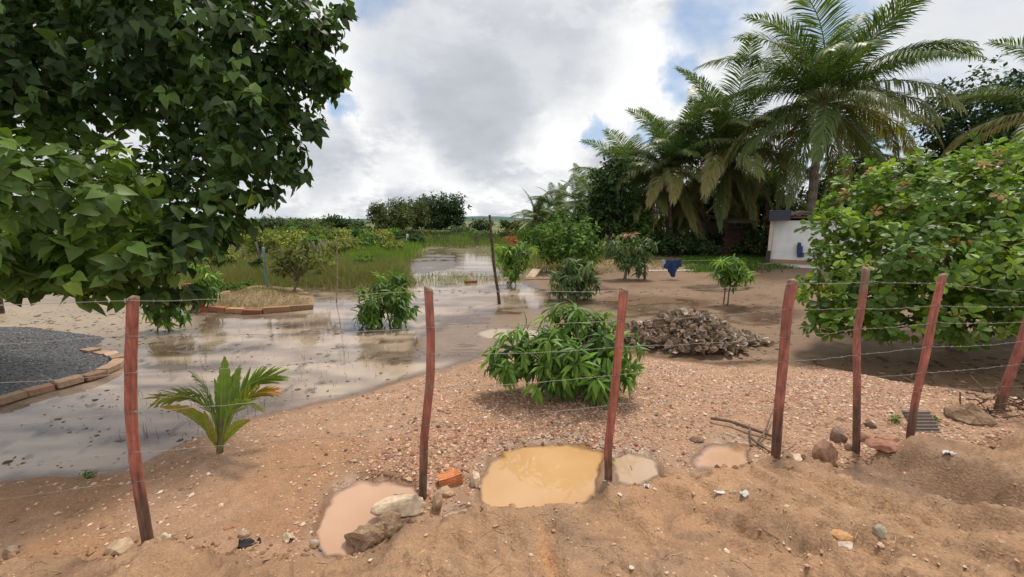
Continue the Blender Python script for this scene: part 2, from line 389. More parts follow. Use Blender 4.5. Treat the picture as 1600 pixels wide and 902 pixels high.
    for gx, gy, rx2, ry2, dd in ((965, 772, .20, .10, .055), (720, 815, .22, .10, .03), (300, 868, .30, .10, .035), (1080, 765, .22, .10, .03), (1440, 715, .4, .12, .04)):
        hx, hy, _ = G(gx, gy, .12); rr = rr + dd * np.exp(-(((x - hx) / rx2) ** 2 + ((y - hy) / ry2) ** 2))
    zr = .115 + .14 * sm(d, 0, 1.3) + rr
    wr = sm(d + .07 * fbm(x * 6, y * 6, 89, 4), -.015, .04)
    z = lerp(z, np.maximum(zr, z + .0), wr)
    pg = np.zeros_like(x); pg2 = np.zeros_like(x)
    ppx, ppy, _ = proj(x, yy, 0.0)
    for k, (poly, lev) in PUDDLES.items():
        sdv = sdpoly(ppx + 11 * fbm(x * 6, y * 6, 75, 4), ppy + 7 * fbm(x * 7, y * 7, 77, 4), poly)
        near = sm(sdv, -30, -12)
        z = lerp(z, np.maximum(np.minimum(z, lev + .14), lev + .010), near)
        z = np.where(sdv > -14, lerp(z, lev - .045, sm(sdv, -12, 16)), z)
        pg = np.maximum(pg, near); pg2 = np.maximum(pg2, sm(sdv, -16, -4) * .9)
    for bx, by in ((231, 848), (660, 778), (951, 748), (1212, 718), (1338, 706), (1421, 686), (1560, 642)):
        hx, hy, _ = G(bx, by, 0.0); r2 = ((x - hx) / .11) ** 2 + ((y - hy) / .11) ** 2; z = z + .028 * np.exp(-r2) * (1 + .5 * fbm(x * 9, y * 9, 97, 2))
    if not full: return z
    # soil colours
    c3 = lambda *v: np.array(v)[None, :]
    n_a = fbm(x * .9, y * .9, 91, 4)[:, None]; n_b = fbm(x * 4, y * 4, 93, 4)[:, None]; n_c = fbm(x * 17, y * 17, 95, 3)[:, None]
    grav = c3(.40, .245, .155) * (1 + .10 * n_b + .16 * n_c)
    orng = c3(.36, .20, .105)
    gm = sm(fbm(x * .8 + 3, y * 1.1, 97, 3), .0, .3) * sm(-x, -1.2, 1.0) * .8
    midc = lerp(grav, orng * (1 + .1 * n_c), np.clip(gm + .7 * sm(t, .85, 1.0), 0, 1)[:, None])
    roadc = c3(.395, .238, .138) * (1 + .12 * n_a + .09 * n_b + .10 * n_c)
    roadc = lerp(roadc, c3(.31, .195, .125), sm(fbm(sa * .9, ta * 2.4, 195, 4), .05, .45)[:, None] * .7)
    roadc = lerp(roadc, c3(.50, .27, .13), np.clip(chan * .9 + sm(n_a[:, 0], .3, .6) * .35, 0, 1)[:, None])
    damp = sm(fbm(x * 1.4 + 5, y * 1.9, 197, 4) + .35 * sm(.35 - d, 0, .35), .08, .30); roadc = roadc * (1 - .22 * damp[:, None]) * np.array([[1.0, .97, .94]]) ** damp[:, None]
    fine_ = ridge(x * 3.1 + .8 * y, y * 4.3 - 1.2 * x, 199, 4); roadc = roadc * (1 - .22 * sm(fine_, .74, .84))[:, None]  # colour is darker along the fine grooves cut into the road
    mud = c3(.20, .145, .108) * (1 + .15 * n_b)
    sandc = c3(.43, .325, .215) * (1 + .14 * fbm(x * .8, y * 3, 99, 3)[:, None] + .1 * n_c)
    yardc = c3(.27, .165, .098) * (1 + .16 * n_a + .10 * n_b)
    ripc = c3(.36, .235, .15) * (1 + .1 * n_b)
    grc = lerp(c3(.10, .125, .032), c3(.16, .155, .055), sm(n_a[:, 0], -.2, .5)[:, None])
    flat = lerp(mud, sandc, sand[:, None]); flat = lerp(flat, ripc, rip[:, None]); flat = lerp(flat, yardc, yard[:, None])
    bare = sm(px, 780, 860) * sm(py, 384, 402)
    flat = lerp(flat, lerp(grc, yardc, bare[:, None]), grass[:, None])
    c = lerp(midc, flat, w[:, None])
    ht = z - WATER
    wet = np.clip(sm(-ht, -.055, -.004) * (y > ys - 1.2), 0, 1) * (1 - grass)
    wet = np.maximum(wet, np.maximum(pg * .45, pg2))
    wet = np.maximum(wet, .65 * yard * (1 - grass))
    c = lerp(c, roadc, wr[:, None]); wet = np.maximum(wet * (1 - wr), pg2)
    c = c * (1 - .38 * wet[:, None])
    rough = lerp(.92, .30, np.maximum(wet, .35 * damp * wr))
    return z, c, rough, wr
ys_ = [-9, -6, -4, -2.5, -1.5, -.8, -.3, .1, .4, .65]; v = .85
while v < 30: ys_.append(v); v += .0105 * (v + .35)
while v < 1500: ys_.append(v); v *= 1.035
ys_ = np.array(ys_)
s_ = np.linspace(-1, 1, 681); s_ = np.sign(s_) * (np.abs(s_) * .75 + np.abs(s_) ** 3 * .9)
half = np.maximum(ys_, 0) * 1.45 + 2.0 + np.where(ys_ < .5, 5, 0)
X = (s_[None, :] * half[:, None]); Y = np.repeat(ys_[:, None], len(s_), 1)
zz, cc, rr_, wr_ = terrain(X.ravel(), Y.ravel(), True)
ZG = zz.reshape(X.shape)
def zmesh(x, y):                                        # height of the ground sheet itself (bilinear in its grid)
    x = np.asarray(x, float); y = np.asarray(y, float)
    r = np.clip(np.searchsorted(ys_, y) - 1, 0, len(ys_) - 2); f = np.clip((y - ys_[r]) / (ys_[r + 1] - ys_[r]), 0, 1)
    q = np.clip(x / lerp(half[r], half[r + 1], f), -1, 1); c = np.clip(np.searchsorted(s_, q) - 1, 0, len(s_) - 2); g = (q - s_[c]) / (s_[c + 1] - s_[c])
    return lerp(lerp(ZG[r, c], ZG[r, c + 1], g), lerp(ZG[r + 1, c], ZG[r + 1, c + 1], g), f)
def zat(x, y): return float(zmesh(np.array([x]), np.array([y]))[0])
def GT(px, py, z0=-.2):                                 # pixel -> point on the terrain
    p = G(px, py, z0)
    for _ in range(6):
        z = zat(p[0], p[1]); p = G(px, py, z)
    p[2] = zat(p[0], p[1]); return p

V = np.stack([X.ravel(), Y.ravel(), zz], 1)
nr, nc = X.shape
idx = np.arange(nr * nc).reshape(nr, nc)
Q = np.stack([idx[:-1, :-1], idx[:-1, 1:], idx[1:, 1:], idx[1:, :-1]], -1).reshape(-1, 4)
onroad = wr_[Q].mean(1) > .5
CA = np.concatenate([cc, rr_[:, None]], 1)
def soil_mat():
    m, nt, N, L = newmat('soil')
    at = N.new('ShaderNodeAttribute'); at.attribute_name = 'Col'; tco = N.new('ShaderNodeTexCoord')
    out = N.new('ShaderNodeOutputMaterial'); b = N.new('ShaderNodeBsdfPrincipled'); b.inputs['Specular IOR Level'].default_value = .4
    def nz(sc, de, ro=.6):
        n = N.new('ShaderNodeTexNoise'); n.inputs['Scale'].default_value = sc; n.inputs['Detail'].default_value = de; n.inputs['Roughness'].default_value = ro
        L.new(tco.outputs['Object'], n.inputs['Vector']); return n.outputs['Fac']
    def mr(v, a, b2, c, d):
        n = N.new('ShaderNodeMapRange'); L.new(v, n.inputs[0])
        for i, q in enumerate((a, b2, c, d)): n.inputs[1 + i].default_value = q
        return n.outputs[0]
    fine = nz(70, 8, .7); mid = nz(9, 6)
    mu = N.new('ShaderNodeMath'); mu.operation = 'MULTIPLY'; L.new(mr(fine, .3, .7, .72, 1.24), mu.inputs[0]); L.new(mr(mid, .3, .7, .86, 1.13), mu.inputs[1])
    sc = N.new('ShaderNodeVectorMath'); sc.operation = 'SCALE'; L.new(at.outputs['Color'], sc.inputs[0]); L.new(mu.outputs[0], sc.inputs['Scale'])
    L.new(sc.outputs[0], b.inputs['Base Color']); L.new(at.outputs['Alpha'], b.inputs['Roughness'])
    vo = N.new('ShaderNodeTexVoronoi'); vo.inputs['Scale'].default_value = 55; L.new(tco.outputs['Object'], vo.inputs['Vector'])
    ad = N.new('ShaderNodeMath'); ad.operation = 'ADD'; L.new(nz(28, 10, .72), ad.inputs[0])
    m2 = N.new('ShaderNodeMath'); m2.operation = 'MULTIPLY'; L.new(vo.outputs['Distance'], m2.inputs[0]); m2.inputs[1].default_value = -.35; L.new(m2.outputs[0], ad.inputs[1])
    bp = N.new('ShaderNodeBump'); bp.inputs['Distance'].default_value = .03; L.new(mr(at.outputs['Alpha'], .3, .9, .15, .75), bp.inputs['Strength'])
    L.new(ad.outputs[0], bp.inputs['Height']); L.new(bp.outputs[0], b.inputs['Normal']); L.new(b.outputs[0], out.inputs[0]); return m
M_SOIL = soil_mat()
def submesh(name, sel):
    q = Q[sel]; used = np.unique(q); remap = np.zeros(len(V), np.int64); remap[used] = np.arange(len(used))
    return put(name, mesh(name, V[used], remap[q], CA[used], True), M_SOIL, kind='structure')
submesh('ground', ~onroad); submesh('dirt_road', onroad)

# ------------------------------------------------------------------ water
def water_mat(name, c1, c2, rough=.03, ior=1.45, bump=.05, scale=7, sx=1.0, detail=3, clear=.02):
    """turbid water: sky reflection by Fresnel over silt; the vertex value 'depth' lets the bed show where it is shallow"""
    m, nt, N, L = newmat(name)
    out = N.new('ShaderNodeOutputMaterial'); tco = N.new('ShaderNodeTexCoord'); at = N.new('ShaderNodeAttribute'); at.attribute_name = 'Col'
    n = N.new('ShaderNodeTexNoise'); n.inputs['Scale'].default_value = .9; n.inputs['Detail'].default_value = 6; L.new(tco.outputs['Object'], n.inputs['Vector'])
    mr = N.new('ShaderNodeMapRange'); mr.inputs[1].default_value = .38; mr.inputs[2].default_value = .62; L.new(n.outputs['Fac'], mr.inputs[0])
    mx_ = N.new('ShaderNodeMix'); mx_.data_type = 'RGBA'; L.new(mr.outputs[0], mx_.inputs[0]); mx_.inputs[6].default_value = (*c1, 1); mx_.inputs[7].default_value = (*c2, 1)
    df = N.new('ShaderNodeBsdfDiffuse'); L.new(mx_.outputs[2], df.inputs[0])
    mp = N.new('ShaderNodeMapping'); mp.inputs['Scale'].default_value = (sx, 1, 1); L.new(tco.outputs['Object'], mp.inputs[0])
    bn = N.new('ShaderNodeTexNoise'); bn.inputs['Scale'].default_value = scale; bn.inputs['Detail'].default_value = detail; L.new(mp.outputs[0], bn.inputs['Vector'])
    bp = N.new('ShaderNodeBump'); bp.inputs['Strength'].default_value = bump; bp.inputs['Distance'].default_value = .05; L.new(bn.outputs['Fac'], bp.inputs['Height'])
    tr = N.new('ShaderNodeBsdfTransparent'); tr.inputs[0].default_value = (.86, .78, .68, 1)
    dm = N.new('ShaderNodeMapRange'); dm.inputs[1].default_value = .0; dm.inputs[2].default_value = clear; dm.inputs[3].default_value = .12; dm.inputs[4].default_value = 1.0
    sp_ = N.new('ShaderNodeSeparateColor'); L.new(at.outputs['Color'], sp_.inputs[0]); L.new(sp_.outputs[0], dm.inputs[0])
    m1 = N.new('ShaderNodeMixShader'); L.new(dm.outputs[0], m1.inputs[0]); L.new(tr.outputs[0], m1.inputs[1]); L.new(df.outputs[0], m1.inputs[2])
    gl_ = N.new('ShaderNodeBsdfGlossy'); gl_.inputs['Roughness'].default_value = rough; L.new(bp.outputs[0], gl_.inputs['Normal'])
    fr = N.new('ShaderNodeFresnel'); fr.inputs['IOR'].default_value = ior; L.new(bp.outputs[0], fr.inputs['Normal'])
    m2 = N.new('ShaderNodeMixShader'); L.new(fr.outputs[0], m2.inputs[0]); L.new(m1.outputs[0], m2.inputs[1]); L.new(gl_.outputs[0], m2.inputs[2])
    L.new(m2.outputs[0], out.inputs[0]); return m
M_FLOOD = water_mat('flood_water', (.37, .275, .205), (.47, .36, .27), ior=1.72, bump=.05, scale=9, sx=.45, clear=.022)
rows = np.where((ys_ > 2.2) & (ys_ < 120))[0][::2]; Xw, Yw, Zw = X[rows][:, ::2], Y[rows][:, ::2], zz.reshape(nr, nc)[rows][:, ::2]
dep = (WATER - Zw); i2 = np.arange(Xw.size).reshape(Xw.shape); Q2 = np.stack([i2[:-1, :-1], i2[:-1, 1:], i2[1:, 1:], i2[1:, :-1]], -1).reshape(-1, 4)
Q2 = Q2[dep.ravel()[Q2].max(1) > -.012]; used = np.unique(Q2); rm = np.zeros(Xw.size, int); rm[used] = np.arange(len(used))
put('water', mesh('water', np.stack([Xw.ravel(), Yw.ravel(), np.full(Xw.size, WATER)], 1)[used], rm[Q2], np.repeat(dep.ravel()[used][:, None].clip(0, 1), 3, 1)), M_FLOOD, kind='structure')
def flat_poly(name, pxpoly, lev, grow, mat):
    pw_ = np.array([G(a, b_, lev)[:2] for a, b_ in pxpoly]); lo, hi = pw_.min(0) - .12, pw_.max(0) + .12
    gx_, gy_ = np.meshgrid(np.linspace(lo[0], hi[0], 110), np.linspace(lo[1], hi[1], 90)); z_ = terrain(gx_.ravel(), gy_.ravel()); d_ = lev - z_
    a_, b_, _ = proj(gx_.ravel(), gy_.ravel(), lev); near_ = sdpoly(a_, b_, pxpoly) > -grow
    i_ = np.arange(gx_.size).reshape(gx_.shape); q_ = np.stack([i_[:-1, :-1], i_[:-1, 1:], i_[1:, 1:], i_[1:, :-1]], -1).reshape(-1, 4)
    q_ = q_[(d_[q_].max(1) > -.004) & near_[q_].any(1)]; u_ = np.unique(q_); r_ = np.zeros(gx_.size, int); r_[u_] = np.arange(len(u_))
    return put(name, mesh(name, np.stack([gx_.ravel(), gy_.ravel(), np.full(gx_.size, lev)], 1)[u_], r_[q_], np.repeat(d_[u_][:, None].clip(0, 1), 3, 1)), mat, kind='structure')
M_PINK = water_mat('puddle_pink', (.43, .25, .155), (.52, .32, .205), ior=1.75, bump=.02, scale=6, clear=.03)
M_ORNG = water_mat('puddle_orange', (.47, .27, .115), (.57, .355, .175), ior=1.75, bump=.02, scale=6, clear=.03)
M_GREYW = water_mat('puddle_grey', (.42, .29, .19), (.50, .36, .25), ior=1.6, bump=.02, scale=6, clear=.02)
flat_poly('puddle', *PUDDLES['pink'], 16, M_PINK)
flat_poly('puddle', *PUDDLES['orange'], 16, M_ORNG)
flat_poly('puddle', *PUDDLES['grey'], 12, M_GREYW)
flat_poly('puddle', *PUDDLES['seep'], 12, M_GREYW)
flat_poly('puddle', *PUDDLES['small'], 12, M_PINK)
# ------------------------------------------------------------------ leaf shapes
def leaf_tpl(st, fold=.25, curl=.25, mid=.85):
    v = []; t = []; sh = []; rows = []
    for y, w in st:
        z = -curl * y * y
        if w <= 0: rows.append((len(v),)); v.append((0, y, z)); sh.append(1.0)
        else:
            k = len(v); rows.append((k, k + 1, k + 2))
            v += [(-w / 2, y, z + fold * w), (0, y, z), (w / 2, y, z + fold * w)]; sh += [1.0, mid, 1.0]
    for a, b in zip(rows[:-1], rows[1:]):
        if len(a) == 1 and len(b) == 3: t += [(a[0], b[1], b[0]), (a[0], b[2], b[1])]
        elif len(a) == 3 and len(b) == 1: t += [(a[0], a[1], b[0]), (a[1], a[2], b[0])]
        else: t += [(a[0], a[1], b[1]), (a[0], b[1], b[0]), (a[1], a[2], b[2]), (a[1], b[2], b[1])]
    return np.array(v, float), np.array(t), np.array(sh)
T_LANCE = leaf_tpl([(0, 0), (.22, .15), (.5, .20), (.78, .13), (1, 0)], .18, .35, .9)
T_LANCE_LO = leaf_tpl([(0, 0), (.45, .22), (1, 0)], .2, .35)
T_HEART = leaf_tpl([(.04, 0), (-.04, .45), (.16, .74), (.42, .68), (.74, .30), (1, 0)], .10, .22, .88)
T_HEART_LO = leaf_tpl([(0, 0), (.12, .74), (.5, .62), (1, 0)], .12, .22, .88)
T_OBOV = leaf_tpl([(0, 0), (.3, .30), (.62, .56), (.88, .52), (1, 0.12)], .10, .18, .92)
T_OVAL = leaf_tpl([(0, 0), (.3, .4), (.65, .42), (1, 0)], .15, .2)
T_DIAM = leaf_tpl([(0, 0), (.5, .5), (1, 0)], .15, .15)
T_CURL = leaf_tpl([(0, 0), (.2, .45), (.55, .72), (.85, .5), (1, 0)], .22, -.30, .8)

def colmix(n, cols, wts=None, jit=.16):
    cols = np.array(cols, float); w = None if wts is None else np.array(wts, float) / sum(wts)
    c = cols[rng.choice(len(cols), n, p=w)]
    return c * (1 + rng.normal(0, jit, (n, 1))).clip(.5, 1.6)

def ell_clumps(ells, n, shell=.55, upbias=.25):
    """clump centres and outward normals spread through a union of ellipsoids (world centres)"""
    E = [(np.array(c, float), np.array(r, float)) for c, r in ells]
    w = np.array([(r[0] * r[1] * r[2]) ** (2 / 3) for _, r in E]); w /= w.sum()
    P = []; Nn = []
    for (c, r), k in zip(E, np.maximum(1, np.round(w * n)).astype(int)):
        u = rng.normal(size=(k, 3)); u /= np.linalg.norm(u, axis=1)[:, None]
        rad = (shell + (1 - shell) * rng.random(k) ** .7) * (1 + .13 * rng.normal(size=k))
        P.append(c + u * r * rad[:, None])
        nn = u / r; nn /= np.linalg.norm(nn, axis=1)[:, None]; nn[:, 2] += upbias; Nn.append(nn / np.linalg.norm(nn, axis=1)[:, None])
    return np.concatenate(P), np.concatenate(Nn)

def rosettes(P, Nn, k, spread=(40, 85), droop=.5, stem=.06, upw=.6):
    """k leaves round each clump normal -> pos, dir, up"""
    n = len(P)
    a = np.where(np.abs(Nn[:, 2:3]) < .9, np.array([[0, 0, 1.0]]), np.array([[1.0, 0, 0]]))
    u = np.cross(Nn, a); u /= np.linalg.norm(u, axis=1)[:, None]; v = np.cross(Nn, u)
    az = (np.arange(k)[None] * 2.4 + rng.random((n, 1)) * 6.28 + rng.normal(0, .3, (n, k)))
    ti = np.radians(rng.uniform(spread[0], spread[1], (n, k)))
    d = np.cos(ti)[..., None] * Nn[:, None] + np.sin(ti)[..., None] * (np.cos(az)[..., None] * u[:, None] + np.sin(az)[..., None] * v[:, None])
    d[..., 2] -= droop * rng.uniform(.5, 1.3, (n, k)); d /= np.linalg.norm(d, axis=2)[..., None]
    pos = P[:, None] - Nn[:, None] * rng.uniform(-.3, 1, (n, k, 1)) * stem + d * stem * .25
    up = Nn[:, None] * (1 - upw) + np.array([0, 0, 1.0]) * upw + rng.normal(0, .22, (n, k, 3))
    return pos.reshape(-1, 3), d.reshape(-1, 3), up.reshape(-1, 3)

def limb(fb, a, b, r0, r1, col, sides=6, bend=.12, n=6):
    a = np.array(a, float); b = np.array(b, float); L = np.linalg.norm(b - a)
    t = np.linspace(0, 1, n)[:, None]; pts = a + (b - a) * t
    off = rng.normal(0, 1, 3) * bend * L; pts = pts + np.sin(t * math.pi) * off * .6 + rng.normal(0, .015 * L, pts.shape) * np.sin(t * math.pi)
    fb.tube(pts, np.linspace(r0, r1, n), sides, np.array(col), wob=.08)
    return pts

def pick_parts(root, loc, tpl, pos, d, up, sc, col, mat, name, nmax, wid=1.0, front=1.0, ncol=12, minpx=8.0):
    """the largest leaves in view become objects of their own; returns the mask of leaves that stay in the crown mesh"""
    px, py, zc = proj(pos[:, 0], pos[:, 1], pos[:, 2])
    size = sc * F / np.maximum(zc, .1)
    vis = (px > -10) & (px < 1610) & (py > -10) & (py < 900) & (zc > .3) & (size > minpx)
    # keep those nearest the camera in each little cell, so the parts are ones the photograph shows
    score = -zc + 1e3 * (~vis)
    cell = (np.floor(px / 9).astype(np.int64) * 4000 + np.floor(py / 9).astype(np.int64))
    order = np.lexsort((zc, cell)); first = np.ones(len(order), bool); first[1:] = cell[order][1:] != cell[order][:-1]
    cand = order[first]; cand = cand[vis[cand]]
    cand = cand[np.argsort(-size[cand])][:nmax]
    keep = np.ones(len(pos), bool); keep[cand] = False
    if len(cand) == 0: return keep
    pal = col[cand][rng.choice(len(cand), min(ncol, len(cand)), replace=False)]
    tv, tt, sh = tpl; mes = []
    for c in pal:
        me = mesh(name, tv * np.array([wid, 1, 1]), tt, c[None] * sh[:, None]); me.materials.append(mat); mes.append(me)
    X, Y, Z = frames(d[cand], up[cand])
    pi = np.argmin(((col[cand][:, None] - pal[None]) ** 2).sum(2), 1)
    for i, k in enumerate(cand):
        R = np.stack([X[i], Y[i], Z[i]], 1) * sc[k]
        m = Matrix(((R[0, 0], R[0, 1], R[0, 2], pos[k, 0] - loc[0]), (R[1, 0], R[1, 1], R[1, 2], pos[k, 1] - loc[1]), (R[2, 0], R[2, 1], R[2, 2], pos[k, 2] - loc[2]), (0, 0, 0, 1)))
        o = bpy.data.objects.new(name, mes[pi[i]]); COL.objects.link(o); o.parent = root; o.matrix_basis = m
    return keep

def grow(name, label, cat, base, ells, tpl, nclump, k, size, cols, wts=None, group=None, spread=(40, 85), droop=.5, stem=.06, upw=.6, shell=.55, wid=1.0,
         trunk=None, barkcol=(.16, .12, .09), limbs=14, parts=0, mat=None, jit=.16, tips=None, upbias=.25, trunk_r=.05, minpx=9.0, tpl_far=None, extra_trunks=(), hmap=None):
    """one plant: trunk (with limbs) and crown; the largest leaves optionally as parts"""
    base = np.array(base, float); root = empty(name, label, cat, base, group)
    P, Nn = ell_clumps(ells, nclump, shell, upbias)
    gz = base[2] + .03; okk = P[:, 2] > gz; P, Nn = P[okk], Nn[okk]
    pos, d, up = rosettes(P, Nn, k, spread, droop, stem, upw)
    n = len(pos); sc = size * rng.uniform(.62, 1.18, n)
    col = colmix(len(P), cols, wts, jit); col = np.repeat(col, k, 0) * (1 + rng.normal(0, jit * .7, (n, 1))).clip(.5, 1.5)
    if hmap is not None: col = hmap(pos, col)
    if tips is not None:                                # flush leaves on a few outer clumps
        tc_, frac = tips; out = (Nn[:, 2] > .25)
        sel = np.repeat(out & (rng.random(len(P)) < frac), k); col[sel] = np.array(tc_) * (1 + rng.normal(0, .2, (sel.sum(), 1))).clip(.5, 1.5)
        sc[sel] *= .7
    fbt = FB()
    ctr = np.mean([c for c, _ in ells], 0)
    top = np.array(trunk) if trunk is not None else base + (ctr - base) * .75
    limb(fbt, base - np.array([0, 0, .12]), top, trunk_r, trunk_r * .62, barkcol, 8, .05, 7)
    for e in extra_trunks: limb(fbt, np.array(e[0]) - np.array([0, 0, .1]), e[1], e[2], e[2] * .6, barkcol, 6, .05, 6)
    if limbs:
        ch = rng.choice(len(P), min(limbs, len(P)), replace=False)
        for i in ch:
            s0 = base + (top - base) * rng.uniform(.55, 1.0); limb(fbt, s0, P[i], min(trunk_r * .45, .022), min(trunk_r * .09, .006), barkcol, 5, .1, 5)
    fbt.put('trunk', M_BARK, root, sub=base)
    keep = np.ones(n, bool)
    if parts: keep = pick_parts(root, base, tpl, pos, d, up, sc, col, M_LEAFP, 'leaf', parts, wid, minpx=minpx)
    fb = FB(); fb.leaves(tpl_far or tpl, pos[keep], d[keep], up[keep], sc[keep], col[keep], wid)
    fb.put('crown', mat or M_LEAF, root, sub=base, kind='stuff' if parts else None)
    return root

def ell(px, py, zc, rx, ry, rd): return (W(px, py, zc), (rx * zc / F, rd, ry * zc / F))

# ------------------------------------------------------------------ palms
def frond_mesh(L, e0, droop, nl=70, ll=.92, cols=((.07, .11, .025), (.07, .11, .025), (.12, .14, .03)), hang=.5, sag=0.0, name='frond', tipdry=0.0, wid=.024, fold=1.0):
    fb = FB(); n = 16; s = np.linspace(0, 1, n); ang = math.radians(e0) - math.radians(droop) * s ** 1.35
    ds = L / (n - 1); r = np.concatenate([[0], np.cumsum(np.cos(ang[:-1]) * ds)]); z = np.concatenate([[0], np.cumsum(np.sin(ang[:-1]) * ds)])
    pts = np.stack([r, sag * np.sin(s * math.pi) * L * .1, z], 1)
    fb.tube(pts, np.linspace(.032, .006, n) * (L / 5) ** .5, 4, lerp(np.array(cols[2]) * 1.25, np.array(cols[1]), s[:, None]), cap=False)
    c0, c1 = np.array(cols[0]), np.array(cols[1])
    for side in (-1, 1):
        t = np.linspace(.13, .995, nl) + rng.normal(0, .004, nl); t = t.clip(.1, 1)
        p = np.stack([np.interp(t, s, pts[:, i]) for i in range(3)], 1); a = np.interp(t, s, ang)
        tang = np.stack([np.cos(a), 0 * a, np.sin(a)], 1); nor = np.stack([-np.sin(a), 0 * a, np.cos(a)], 1)
        prof = ll * (.55 + .85 * np.sin(np.clip(t * 1.05, 0, 1) * math.pi) ** .7) * (1 - .35 * t) * rng.uniform(.82, 1.1, nl)
        fwd = .35 + .7 * t
        d = np.array([0, side * fold, 0])[None] + tang * fwd[:, None] + nor * (.28 - .1 * t)[:, None] + rng.normal(0, .07, (nl, 3)); d /= np.linalg.norm(d, axis=1)[:, None]
        wd = np.cross(d, nor); wd /= np.linalg.norm(wd, axis=1)[:, None] + 1e-9
        w = wid * (.7 + .5 * rng.random(nl))[:, None]
        g = np.array([0, 0, -1.0]); hg = (hang * rng.uniform(.6, 1.4, nl))[:, None]
        p1 = p + d * prof[:, None] * .5 + g * hg * prof[:, None] * .10
        d2 = d + g * hg * 1.0; d2 /= np.linalg.norm(d2, axis=1)[:, None]; p2 = p1 + d2 * prof[:, None] * .3
        d3 = d + g * hg * 1.9; d3 /= np.linalg.norm(d3, axis=1)[:, None]; p3 = p2 + d3 * prof[:, None] * .25
        Vv = np.stack([p - wd * w * .5, p + wd * w * .5, p1 - wd * w, p1 + wd * w, p2 - wd * w * .7, p2 + wd * w * .7, p3], 1)
        T0 = np.array([(0, 1, 3), (0, 3, 2), (2, 3, 5), (2, 5, 4), (4, 5, 6)])
        T = (T0[None] + (np.arange(nl) * 7)[:, None, None]).reshape(-1, 3)
        cb = lerp(c0, c1, (t ** 1.5)[:, None]) * (1 + rng.normal(0, .14, (nl, 1))).clip(.6, 1.4)
        dry = np.array([.40, .30, .20]); fr = np.array([0, 0, .1, .1, .45, .45, 1.0])[None, :, None] * tipdry * rng.uniform(.3, 1.2, (nl, 1, 1))
        C = lerp(np.repeat(cb[:, None], 7, 1), dry, fr.clip(0, 1))
        fb.add(Vv.reshape(-1, 3), T, C.reshape(-1, 3))
    V_, T_, C_ = fb.arr(); me = mesh(name, V_, T_, C_, True); me.materials.append(M_PALM); return me
GRN = ((.068, .115, .027), (.115, .16, .042), (.17, .19, .06)); YEL = ((.14, .155, .04), (.23, .21, .06), (.26, .22, .07)); OLV = ((.095, .14, .034), (.165, .19, .055), (.16, .165, .055)); BRN = ((.20, .14, .075), (.30, .22, .13), (.2, .13, .07))
FR = {'up': [frond_mesh(5, 78, 42, hang=.25, cols=GRN, nl=98), frond_mesh(5, 70, 55, hang=.3, cols=GRN, sag=.6, nl=98)],
      'mid': [frond_mesh(5, 46, 72, hang=.75, cols=GRN, nl=98, fold=.85), frond_mesh(5, 38, 66, hang=.8, cols=OLV, sag=-.7, nl=98, fold=.8), frond_mesh(5, 28, 62, hang=.9, cols=GRN, sag=.5, nl=98, fold=.8)],
      'low': [frond_mesh(5, 8, 70, hang=1.2, cols=OLV, nl=98, tipdry=.35, fold=.6, ll=.85), frond_mesh(5, -8, 66, hang=1.3, cols=GRN, nl=98, tipdry=.2, fold=.55, ll=.85), frond_mesh(5, 0, 72, hang=1.2, cols=YEL, nl=98, tipdry=.8, fold=.6, ll=.85)],
      'hang': [frond_mesh(5, -38, 44, hang=1.0, cols=OLV, nl=80, tipdry=.35, fold=.36, ll=.8, wid=.020), frond_mesh(5, -48, 34, hang=1.0, cols=GRN, nl=80, tipdry=.4, fold=.34, ll=.8, wid=.020), frond_mesh(5, -50, 32, hang=1.0, cols=YEL, nl=80, tipdry=.6, fold=.34, ll=.8, wid=.020), frond_mesh(5, -55, 30, hang=.8, cols=BRN, nl=66, tipdry=.8, fold=.3, ll=.7, wid=.022)]}
